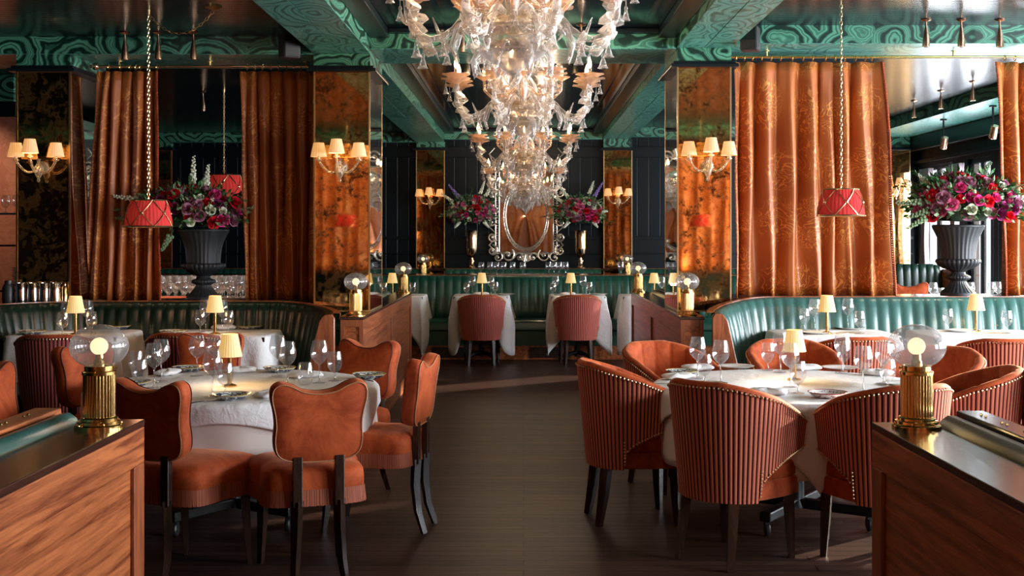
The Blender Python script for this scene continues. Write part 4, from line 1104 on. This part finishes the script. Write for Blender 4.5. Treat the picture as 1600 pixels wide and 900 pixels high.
    for k in range(8):
        if sm0 is None:
            b=MB(); b.tube([(.07,0,-.06),(.14,0,-.12),(.22,0,-.13),(.27,0,-.08),(.275,0,.0)],[.011,.010,.010,.009,.008],8)
            b.lathe([(.01,-.02),(.03,-.01),(.06,.008),(.058,.012),(.01,.004)],20,(.275,0,.01),mod=wavy(6,.8))
            sm0=o=b.build('small_glass_arm',M['peach'],t,smooth=60)
            MB().lathe([(.0001,.005),(.009,.01),(.0105,.04),(.004,.072),(.0001,.08)],10,(.275,0,.015)).build('candle_bulb',M['flame'],o,smooth=180)
            MB().lathe([(.0001,0),(.012,-.012),(.01,-.024),(.022,-.05),(.03,-.06),(.0001,-.045)],12,(.2,0,-.15)).build('bell_drop',M['crystal'],o,smooth=60)
        else:
            o=sm0.copy(); COL.objects.link(o); o.parent=t
            for ch in sm0.children:
                c=ch.copy(); COL.objects.link(c); c.parent=o
        o.rotation_euler=(0,0,2*pi*k/8)
    return t
ch=make_chandelier(.455)
for i,(px,y,z,l) in enumerate(((801,5.5,2.64,'nearest and largest-looking glass chandelier, cut by the top edge'),(817,8.6,2.605,'second glass chandelier from us, its candles level with the cross beam'),
    (819,12.4,2.50,'third glass chandelier from us, below the second'),(819,15.9,2.36,'furthest glass chandelier, hanging before the ornate wall mirror'))):
    p=(X(px,y),y,z)
    if i==0: ch.location=p; ch['label']=l; ch['group']='crystal chandeliers in a row over the aisle'
    else: dup(ch,p,R(0),l,'crystal chandeliers in a row over the aisle')
    for q in range(4):
        a_=pi/4+q*pi/2; light('POINT','candle_light',(p[0]+.34*cos(a_),y+.34*sin(a_),z+.17),11,(1,.74,.50),shadow_soft_size=.02)
# ---------------------------------------------------------------- ornate wall mirror
n=NM('carved_crystal_frame'); M['frame']=n.done(n.pbr((.95,.84,.68),.2,.75,normal=n.bump(n.noise(n.co('Object'),45,3),.5,.01)))
def scroll(b,x,z,r,turn,a0,w=.016,y=-.03,n=26):
    P=[];W=[]
    for i in range(n+1):
        f=i/n; a=a0+turn*2*pi*f; q=r*(1-f*.82); P.append((x+q*cos(a),y-.012*sin(pi*f),z+q*sin(a))); W.append(w*(1-.5*f))
    b.tube(P,W,7,flat=.8)
my=18.07; mt=thing('ornate_wall_mirror','large ornate wall mirror with scrolled crystal frame at the end of the aisle','mirror',(X(822,my),my,0))
zb=Z(402,my); zt=2.62; hw=.40
MB().box(-hw,hw,-.015,-.003,zb+.06,zt-.1).build('mirror_glass',M['mirror'],mt,smooth=0)
zc=zb+.62; 
MB().lathe([(.0001,0),(.30,0),(.31,.008),(.0001,.012)],64,(0,-.018,zc),mod=lambda a,r,z,k:(r,z),M=Matrix.Diagonal((1,1,1.62,1))@Matrix.Rotation(R(90),4,'X')).build('oval_glass',M['mirror'],mt,smooth=30)
b=MB()
for q,w in ((.305,.012),(.335,.008)): b.tube([(q*cos(a*pi/32),-.035,zc+q*1.6*sin(a*pi/32)) for a in range(64)],w,6,closed=True)
for a in range(72): b.ball((.32*cos(a*pi/36),-.04,zc+.32*1.6*sin(a*pi/36)),.0105,6,4)
b.build('beaded_oval_frame',M['frame'],mt)
b=MB()
for q in (0,.055):
    for sx in (-1,1): b.tube([(sx*(hw-.0+q),-.03,zb+.08),(sx*(hw+q),-.03,zt-.1)],.011,6)
for sx in (-1,1):
    for k in range(34): b.ball((sx*(hw+.028),-.035,zb+.1+k*(zt-zb-.22)/33),.011,6,4)
b.tube([(-hw-.05,-.03,zb+.06),(hw+.05,-.03,zb+.06)],.014,6); b.tube([(-hw-.05,-.03,zt-.1),(hw+.05,-.03,zt-.1)],.014,6)
b.build('beaded_rails',M['frame'],mt)
b=MB()
for sx in (-1,1):
    m=lambda x:sx*x
    for (x,z,r,tn_,a0) in ((.10,zb+.0,.07,1.3,0),(.27,zb+.03,.10,1.4,2.2),(.42,zb+.0,.09,1.3,.4),(.50,zb+.10,.085,1.3,1.6),(.50,zb+.30,.07,1.4,3.6),(.51,zb+.52,.08,1.4,.8),(.50,zb+.74,.07,1.4,3.2),(.51,zb+.95,.085,1.4,.6),(.50,zb+1.17,.08,1.4,3.0),(.48,zt-.12,.10,1.4,.2),(.33,zt-.02,.10,1.4,1.8),(.16,zt+.04,.10,1.4,.4)):
        scroll(b,m(x),z,r,sx*tn_,a0 if sx>0 else pi-a0,.023)
        b.ball((m(x),-.05,z),.026,8,5)
    for k in range(6):
        z=zb+.1+k*.27; b.tube([(m(.46),-.03,z),(m(.55),-.045,z+.08),(m(.47),-.03,z+.17)],[.008,.016,.008],6)
b.build('carved_scrolls',M['frame'],mt)
b=MB()
for k in range(9):
    a=pi+(k-4)*.33-pi/2-pi; b.tube([(0,-.03,zb+.06),(.11*cos(-pi/2+(k-4)*.3),-.055,zb+.06+.13*sin(-pi/2+(k-4)*.3))],[.008,.014],6)
for k in range(9): b.tube([(0,-.03,zt-.02),(.14*cos(pi/2+(k-4)*.3),-.05,zt-.02+.2*sin(pi/2+(k-4)*.3))],[.01,.018],6)
b.build('shell_crest',M['frame'],mt)
# ---------------------------------------------------------------- flowers
ROSE={}
def rose_mesh(key):
    if key in ROSE: return ROSE[key]
    b=MB()
    for L_,(r,h,n,ph,op) in enumerate(((.007,.034,3,0,-.1),(.014,.036,3,.5,-.05),(.022,.036,4,.2,.0),(.030,.032,5,.9,.10),(.037,.024,5,.3,.28))):
        for k in range(n):
            a0=ph+k*2*pi/n; span=2*pi/n*1.35
            def fn(u,w):
                a=a0+(u-.5)*span; q=r*(.35+.65*sin(w*pi*.5))*(1+op*w*w*.7)+(.004 if abs(u-.5)<.3 else 0)*w
                z=-.014+h*w*1.15-(.011*op*2*w**3)-.010*abs(u-.5)**2*4*w
                return (q*cos(a),q*sin(a),z)
            b.grid(fn,5,4)
    o=b.build('rose',M[key],None,smooth=180); ROSE[key]=o; return o
used_r=set()
def rose(key,parent,p,nv,s_):
    p0=rose_mesh(key)
    if key in used_r: o=p0.copy(); COL.objects.link(o)
    else: o=p0; used_r.add(key)
    o.parent=parent; o.location=p; o.scale=(s_,)*3; o.rotation_euler=Vector(nv).to_track_quat('Z','Y').to_euler()
    return o
def arrangement(label,loc,rx,rz,nr,seed,cols,sc_=1.0,depth=.8,low=-.25,spikes=10,fol=900,reach=1.35):
    t=thing('flower_arrangement',label,'flowers',loc); r=random.Random(seed)
    pts=[]; tries=0
    while len(pts)<nr and tries<9000:
        tries+=1
        a=r.uniform(0,2*pi); e=r.uniform(low,1.0); c=sqrt(max(0,1-e*e)); d=r.uniform(.78,1.0)
        v=Vector((cos(a)*c*rx*d,sin(a)*c*rx*depth*d,e*rz*d)); 
        if v.y>rx*depth*.45: continue
        if all((v-q).length>.046*sc_ for q,_ in pts): pts.append((v,Vector((cos(a)*c,sin(a)*c-.35,e*.9+.25)).normalized()))
    for v,nv in pts:
        k=r.choices(range(len(cols)),[w for _,w in cols])[0]
        rose(cols[k][0],t,v,nv+Vector((r.uniform(-.25,.25),r.uniform(-.2,.2),r.uniform(-.2,.2))),sc_*r.uniform(.82,1.18)*(1.0 if cols[k][0]!='rwhite' else .75))
    b=MB(); b2=MB()
    def leafat(mb,p,dr,l,w):
        dr=dr.normalized(); sd=dr.cross(Vector((r.uniform(-1,1),r.uniform(-1,1),r.uniform(-1,1)))).normalized(); up=dr.cross(sd)
        mb.add([p,p+dr*l*.45+sd*w,p+dr*l,p+dr*l*.45-sd*w,p+dr*l*.5+up*w*.35],[(0,1,4),(1,2,4),(2,3,4),(3,0,4)])
    for i in range(fol):
        a=r.uniform(0,2*pi); e=r.uniform(low-.05,1.0); c=sqrt(max(0,1-e*e)); d=r.uniform(.55,1.08)
        p=Vector((cos(a)*c*rx*d,sin(a)*c*rx*depth*d,e*rz*d)); dr=Vector((cos(a)*c,sin(a)*c,e))+Vector((r.uniform(-.6,.6),r.uniform(-.6,.6),r.uniform(-.6,.6)))
        leafat(b if i%3 else b2,p,dr,.055*sc_*r.uniform(.6,1.3),.014*sc_*r.uniform(.6,1.2))
    # trailing stems
    for i in range(34):
        a=r.uniform(0,2*pi); e=r.uniform(low,.9); c=sqrt(1-e*e); L=r.uniform(1.0,reach)
        p0=Vector((cos(a)*c*rx*.6,sin(a)*c*rx*depth*.6,e*rz*.6)); p1=Vector((cos(a)*c*rx*L,sin(a)*c*rx*depth*L*.9,e*rz*L+.02)); p2=p0.lerp(p1,.6)+Vector((0,0,.02))
        mb=b2 if i%2 else b
        mb.tube([p0,p2,p1],[.003,.0022,.001],4)
        for j in range(14):
            f=.35+.65*j/13; q=p0.lerp(p1,f); leafat(mb,q,(p1-p0).normalized()+Vector((r.uniform(-1,1),r.uniform(-1,1),r.uniform(-1,1)))*.8,.03*sc_,.007*sc_)
    b.build('foliage',M['leaf'],t,smooth=0); b2.build('pale_foliage',M['leaf2'],t,smooth=0)
    MB().lathe([(.0001,low*rz-.03),(rx*.4,low*rz-.02),(rx*.62,0),(rx*.5,rz*.5),(.0001,rz*.6)],16,mod=lambda a,q,z,k:(q*(1+.1*sin(a*5)),z),M=Matrix.Diagonal((1,depth*.95,1,1))).build('dark_core',M['darkcore'],t)  # dark green filler closing the gaps between the flowers
    return t,r
def spike(t,r,p,dr,l,m,n=26):
    b=MB(); dr=Vector(dr).normalized(); b.tube([p,Vector(p)+dr*l],[.004,.0015],5)
    o=b.build('flower_spike',M['leaf'],t); b=MB()
    for i in range(n):
        f=.3+.7*i/n; s_=.021*(1.2-f*.8); a=i*2.4; q=Vector(p)+dr*l*f
        sd=dr.cross(Vector((0,1,0))).normalized(); up=dr.cross(sd)
        b.ball(q+(sd*cos(a)+up*sin(a))*s_*.9,s_*.8,6,4)
    b.build('blossoms',M[m],o)
# urns
def make_urn(loc,label,m):
    t=thing('garden_urn',label,'urn',loc)
    fl=lambda n,am,lo=0,hi=1:(lambda a,r,z,k:(r*(1+am*abs(sin(a*n/2))),z))
    MB().lathe([(.0001,0),(.135,0),(.138,.015),(.13,.03)],36).build('base',M[m],t,smooth=40)
    MB().lathe([(.125,.03),(.10,.055),(.075,.085),(.058,.115),(.06,.125),(.085,.135),(.09,.148),(.085,.16),(.055,.172),(.05,.19),(.07,.205)],96,mod=fl(24,.06)).build('foot',M[m],t,smooth=60)
    MB().lathe([(.07,.205),(.11,.22),(.145,.245),(.162,.27),(.158,.288),(.14,.295)],112,mod=fl(28,.07)).build('bowl',M[m],t,smooth=60)
    MB().lathe([(.128,.292),(.128,.33),(.135,.40),(.150,.46),(.175,.515),(.19,.545)],112,mod=fl(28,.045)).build('body',M[m],t,smooth=60)
    MB().lathe([(.185,.54),(.198,.548),(.2,.558),(.19,.565),(.17,.56),(.15,.50),(.0001,.48)],48).build('rim',M[m],t,smooth=40)
    return t
CO=[('rred',2.4),('rmag',3.2),('rmauve',3.2),('rplum',1.6),('rpink',1.2),('rwhite',1.0)]
y=9.66; make_urn((X(1497,y),y,1.0205),'tall fluted black garden urn on the right ledge between the curtains','urn')
t,r=arrangement('big bouquet of red, magenta and mauve roses in the right urn',(X(1505,y),y-.02,Z(318,y)-.03),.42,.27,98,5,CO,1.12,.75,-.32,fol=1000,reach=1.5)
for p,d,l,m in (((.3,-.1,.05),(1,-.2,.15),.3,'rwhite'),((-.25,-.1,.0),(-1,-.2,-.35),.28,'leaf2'),((-.3,-.1,.05),(-1,-.2,-.1),.3,'leaf2'),((-.2,0,.12),(-.6,0,.5),.22,'rwhite'),((.1,0,.2),(.5,0,.7),.2,'leaf2'),((-.28,-.1,-.05),(-.9,-.2,-.5),.26,'leaf2')): spike(t,r,p,d,l,m)
make_urn((X(318,y),y,.9875),'tall fluted black garden urn on the left ledge in shadow','urn')
t,r=arrangement('bouquet of red and dusky roses in the left urn beside the pendant lamp',(X(298,y),y-.02,Z(335,y)),.43,.22,78,9,[('rred',2.6),('rmag',1.6),('rmauve',3.6),('rplum',1.5),('rwhite',1.0)],1.08,.75,-.35,fol=1000,reach=1.45)
for p,d,l,m in (((.02,0,.15),(.03,0,1),.32,'rwhite'),((.12,0,.15),(.1,0,1),.25,'rwhite'),((-.3,-.05,.1),(-1,0,.15),.3,'rwhite'),((-.3,-.05,-.02),(-1,0,-.05),.28,'leaf2'),((-.1,-.05,.1),(0,-.3,1),.12,'rwhite'),((.2,-.1,.0),(.1,-.4,.6),.15,'rwhite'),((-.1,-.1,-.12),(-.4,-.2,-.8),.2,'leaf2')): spike(t,r,p,d,l,m)
# tall mercury glass vases on the back ledge
M['mercury']=plain('mercury_glass',(.80,.58,.36),.16,1.0)
for px,l in ((737,'left'),(907,'right')):
    y=17.8; x=X(px,y); t=thing('footed_vase','tall shiny gold mercury-glass vase on the back ledge %s of the ornate mirror'%l,'vase',(x,y,1.0205),0,'mercury glass vases')
    MB().lathe([(.0001,0),(.065,0),(.068,.015),(.05,.03),(.032,.05),(.03,.09),(.045,.10),(.045,.115),(.026,.125),(.024,.15)],28).build('foot',M['mercury'],t,smooth=50)
    MB().lathe([(.024,.15),(.05,.17),(.072,.22),(.080,.30),(.080,.45),(.084,.52),(.092,.555),(.086,.555),(.07,.45),(.0001,.3)],28).build('body',M['mercury'],t,smooth=60)
    t,r=arrangement('mixed pink and red bouquet with tall spikes in the vase %s of the ornate mirror'%l,(x,y-.05,Z(330,y)-.02),.33,.24,74,21 if l=='left' else 34,[('rpink',3),('rred',1.5),('rmag',1.5),('rwhite',3),('rmauve',1.5)],.92,.42,-.55,fol=1000,reach=1.75)
    q=1 if l=='left' else -1
    for p,d,ln,m in (((-.12,0,.15),(-.8,0,.95),.34,'rpurple' if q>0 else 'rwhite'),((-.2,0,.1),(-1,0,.75),.3,'rwhite'),((.15,0,.15),(.6,0,1),.36,'rwhite' if q>0 else 'rpurple'),((.1,0,.2),(.35,0,1),.28,'rwhite'),((.2,0,0),(1,0,.1),.2,'rwhite'),((-.15,0,-.1),(-.6,0,-.8),.16,'rwhite'),((.15,0,-.1),(.7,0,-.8),.16,'rwhite')): spike(t,r,p,d,ln,m)
# ---------------------------------------------------------------- pitchers and service corner at far left
trim(MB().box(-4.6,-3.40,9.06,9.3,.95,.985),M['woodtop'],smooth=0,bevel=.004)
trim(MB().box(-4.6,-3.42,9.10,9.3,0,.95),M['darkpanel'],smooth=0)
pt=None
for i,(px,m) in enumerate(((33,'silver'),(52,'silver'),(70,'silver'),(86,'silver'))):
    x=X(px,9.16)
    if pt is None:
        pt=thing('water_pitcher','','pitcher',(x,9.16,.9855))
        MB().lathe([(.0001,0),(.040,0),(.043,.006),(.0435,.02),(.041,.10),(.039,.145),(.042,.158),(.038,.157),(.036,.1),(.0001,.02)],28).build('body',M['silver'],pt,smooth=50)
        MB().tube([(-.040,0,.14),(-.075,0,.145),(-.088,0,.11),(-.07,0,.06),(-.043,0,.035)],[.008,.008,.0075,.007,.006],8).build('handle',M['silver'],pt)
        MB().prism([(.036,.13),(.056,.160),(.036,.158)],-.012,.012).build('spout',M['silver'],pt,bevel=.003)
        o=pt
    else: o=dup(pt,(x,9.16,.9855))
    o['label']=('leftmost','second from the left','third from the left','rightmost')[i]+' of the four polished metal water pitchers at far left'; o['group']='metal water pitchers on the far left ledge'
t=thing('brass_canister','small gold canister right of the metal pitchers at far left','canister',(X(101,9.18),9.18,.9855))
MB().lathe([(.0001,0),(.022,0),(.022,.12),(.014,.135),(.0001,.135)],20).build('body',M['brass'],t,smooth=40); MB().lathe([(.0001,.1355),(.012,.136),(.012,.148),(.0001,.15)],14).build('lid',M['brass'],t)
t=thing('black_flask','black insulated flask at the left edge beside the metal pitchers','flask',(X(13,9.16),9.16,.9855))
MB().lathe([(.0001,0),(.042,0),(.044,.01),(.044,.12),(.03,.15),(.0001,.15)],24).build('body',M['blackp'],t,smooth=40); MB().lathe([(.0001,.15),(.026,.15),(.026,.175),(.0001,.18)],20).build('lid',M['blackp'],t,smooth=40)
t=thing('service_rack','tall brass-framed service rack before the coral wall at the left edge','rack',(-4.62,10.9,0))
b=MB()
for sx in (-.28,.26):
    for sy in (-.18,.18): b.tube([(sx,sy,0),(sx,sy,1.85),(sx*.9,sy,1.9)],.011,8)
b.build('upright_frame',M['copper'],t)
for z in (.5,1.02,1.42,1.70): MB().box(-.30,.28,-.2,.2,z-.018,z).build('shelf',M['copper'] if z<1.7 else M['silver'],t,smooth=0,bevel=.003)
for k in range(12):
    plate('w',-4.62+.18,10.82,1.0205+k*.0165,'white dinner plate in the stack on the service rack','white plates stacked on the service rack',.95)
for k in range(5): glass('G',-4.62-.2+k*.1,10.85,1.701,'clean glass on the top shelf of the service rack','glasses on the service rack')
# ---------------------------------------------------------------- loudspeakers
for px,py,y,rz,l in ((452,72,9.0,.5,'small black ceiling loudspeaker left of the left beam'),(1172,60,9.0,-.35,'small black ceiling loudspeaker right of the right beam')):
    c_=CL if px<800 else CR
    t=thing('loudspeaker',l,'speaker',(X(px,y),y,Z(py,y)),rz)
    MB().box(-.065,.065,-.07,.07,-.095,.085).build('cabinet',M['blackp'],t,smooth=0,bevel=.012)
    MB().box(-.055,.055,-.076,-.07,-.085,.075).build('grille',M['black'],t,smooth=0,bevel=.002)
    MB().box(-.012,.012,.0,.02,.085,c_-Z(py,y)).build('bracket',M['black'],t,smooth=0)
# ---------------------------------------------------------------- the next room seen through the right opening
t=thing('banquette_end','short green ribbed banquette seen through the right opening','banquette',(4.62,14.7,0)); t.scale=(1,1,1.12)
def fb(u,w):
    x=-.42+.84*u; ph=abs(sin(pi*u*9)); return (x,-.02-.02*ph**.5-(1-w)*.12,.5+.53*w-.0*u-(.05*max(0,(u-.85)/.15)**2))
MB().grid(fb,90,6).build('ribbed_back',M['green'],t,smooth=60,solid=.03)
MB().box(-.42,.42,-.6,-.05,.0,.47).build('seat',M['green'],t,bevel=.02)
MB().box(.42,.46,-.62,.02,0,.98).build('end_board',M['wood'],t,smooth=0,bevel=.01)
place(dc,u1,3.92,13.7,190,'orange scallop-backed chair low in the right opening, nearest the curtain',G1,(1.1,1.1,1.12))
place(dc,u1,4.30,13.55,165,'orange scallop-backed chair low in the right opening, left of the urn foot',G1,(1.08,1.08,1.10))
cx_,cy_=4.72,12.85
square_table(cx_,cy_,.55,.36,.78,'square table seen through the right opening behind the urn foot')
cloth_rect(cx_,cy_,.55,.36,.78,'white cloth on the square table seen through the right opening',.3,.1,9)
for i,(px,y) in enumerate(((1458,12.65),(1470,12.9),(1516,12.7),(1549,12.75),(1560,12.8))):
    glass('WG'[i%2] if i<3 else 'W',X(px,y),y,.785,'wine glass on the table seen through the right opening','glasses on the table in the right opening')
for i,yy in enumerate((17.3,16.1)):
    t=thing('sheer_drape','mauve drape tied beside the %s bright window in the right opening'%('far left' if i==0 else 'second'),'drape',(5.72,yy,.1))
    def fd(u,w):
        wv=.35*(1-.62*sin(pi*min(1,w*1.25))**2*(w>.0)); return (.03*cos(u*2*pi*5),(u-.5)*wv*1.3+.12*w,2.35*(1-w))
    MB().grid(fd,60,20).build('drape',M['sheer'],t,smooth=180,solid=.003)
    MB().tube([(0,.1+.08*cos(a*.5),.86+.0*a) if 0 else (.05*cos(a*pi/8),.1+.09*sin(a*pi/8),.87) for a in range(16)],.01,6,closed=True).build('tie',M['velvetd'],t)
for px,y in ((1478,15.2),(1550,13.6)):
    x=5.25; t=thing('track_spotlight','rose-brass cylinder spotlight on a dark drop rod near the windows, %s one'%('left' if px<1500 else 'right'),'spotlight',(x,y,SR-.004))
    MB().lathe([(.0001,0),(.04,0),(.04,-.02),(.012,-.022),(.012,-.26),(.0001,-.26)],14).build('drop_rod',M['black'],t,smooth=40)
    MB().lathe([(.0001,.075),(.042,.075),(.045,-.07),(.036,-.075),(.0001,-.05)],20,(0,-.02,-.3),M=Matrix.Rotation(.5,4,'X')).build('head',M['copper'],t,smooth=40)

# the end wall behind the camera, seen only in the big mirror
for x0,x1,s_ in ((-2.0,-.22,41),(.22,2.0,42)):
    y_=.5; f=F/y_
    o=curtain('orange damask curtain on the rear wall, %s of its doorway'%('left' if x0<0 else 'right'),CX+x0*f,CX+x1*f,CX+x0*f,CX+x1*f,y_,2.8,.2,6,s_); o.location.y=-3.7
for x_ in (-.5,.5):  # sconces added so the big mirror has something warm to reflect
    dup(sc,(x_,-3.98,1.9),pi,'added glass sconce on the rear wall to warm the mirror reflection, %s one'%('left' if x_<0 else 'right'),'added rear wall sconces')
    light('POINT','sconce_light',(x_,-3.7,2.05),8,(1,.6,.3),shadow_soft_size=.03)
# ---------------------------------------------------------------- camera, daylight, render look
cam=bpy.data.cameras.new('camera'); co=bpy.data.objects.new('camera',cam); COL.objects.link(co)
cam.lens=36*F/1600; cam.sensor_width=36; cam.shift_x=-18/1600; cam.shift_y=-82/1600
co.location=(0,0,H); co.rotation_euler=(R(90),0,0); cam.clip_start=.05; cam.clip_end=100
S.camera=co
wd=bpy.data.worlds.new('sky'); S.world=wd; wd.use_nodes=True
wd.node_tree.nodes['Background'].inputs[0].default_value=(.75,.87,1,1); wd.node_tree.nodes['Background'].inputs[1].default_value=2.0
DAY=[100,80,130,90,340,380,300,140]
for (a_,b_),e in zip(WIN,DAY):
    light('AREA','window_light',(XR-.02,(a_+b_)/2,(wz0+wz1)/2),e,(.86,.92,1),shape='RECTANGLE',size=b_-a_-.1,size_y=wz1-wz0-.1,to=(0,(a_+b_)/2,(wz0+wz1)/2-.25))
for x_,y_,e_ in ((.2,1.2,6),(.3,-2.2,14),(-3,6.2,7)): light('POINT','added_fill_light',(x_,y_,2.7),e_,(1,.84,.66),shadow_soft_size=.05)  # added overhead fill, no fixtures belong to these lights
for x_ in (-2.7,2.7): light('SPOT','spot_beam',(x_,2.4,2.75),110,(1,.82,.6),spot_size=R(75),spot_blend=.7,shadow_soft_size=.05,to=(x_,.5,1.7))  # added beams without fixtures, brightening the curtains the pillar mirrors reflect
for x_ in (-1.2,1.2): light('SPOT','spot_beam',(x_,-2.2,2.8),60,(1,.82,.6),spot_size=R(75),spot_blend=.7,shadow_soft_size=.05,to=(x_,-3.8,1.6))  # likewise added, brightening the rear wall curtains for the big mirror
S.view_settings.view_transform='Standard'; S.view_settings.look='None'; S.view_settings.exposure=0.0; S.view_settings.gamma=1
cy=S.cycles; cy.use_denoising=True; cy.max_bounces=8; cy.transparent_max_bounces=24; cy.diffuse_bounces=4; cy.glossy_bounces=4
cy.sample_clamp_indirect=4; cy.sample_clamp_direct=0; cy.caustics_reflective=False; cy.caustics_refractive=False
try: cy.denoiser='OPENIMAGEDENOISE'
except Exception: pass

light('SUN','sun',(12,14,5),25,(1,.86,.66),angle=R(.8),to=(12-.80,14-.60,5-.268))
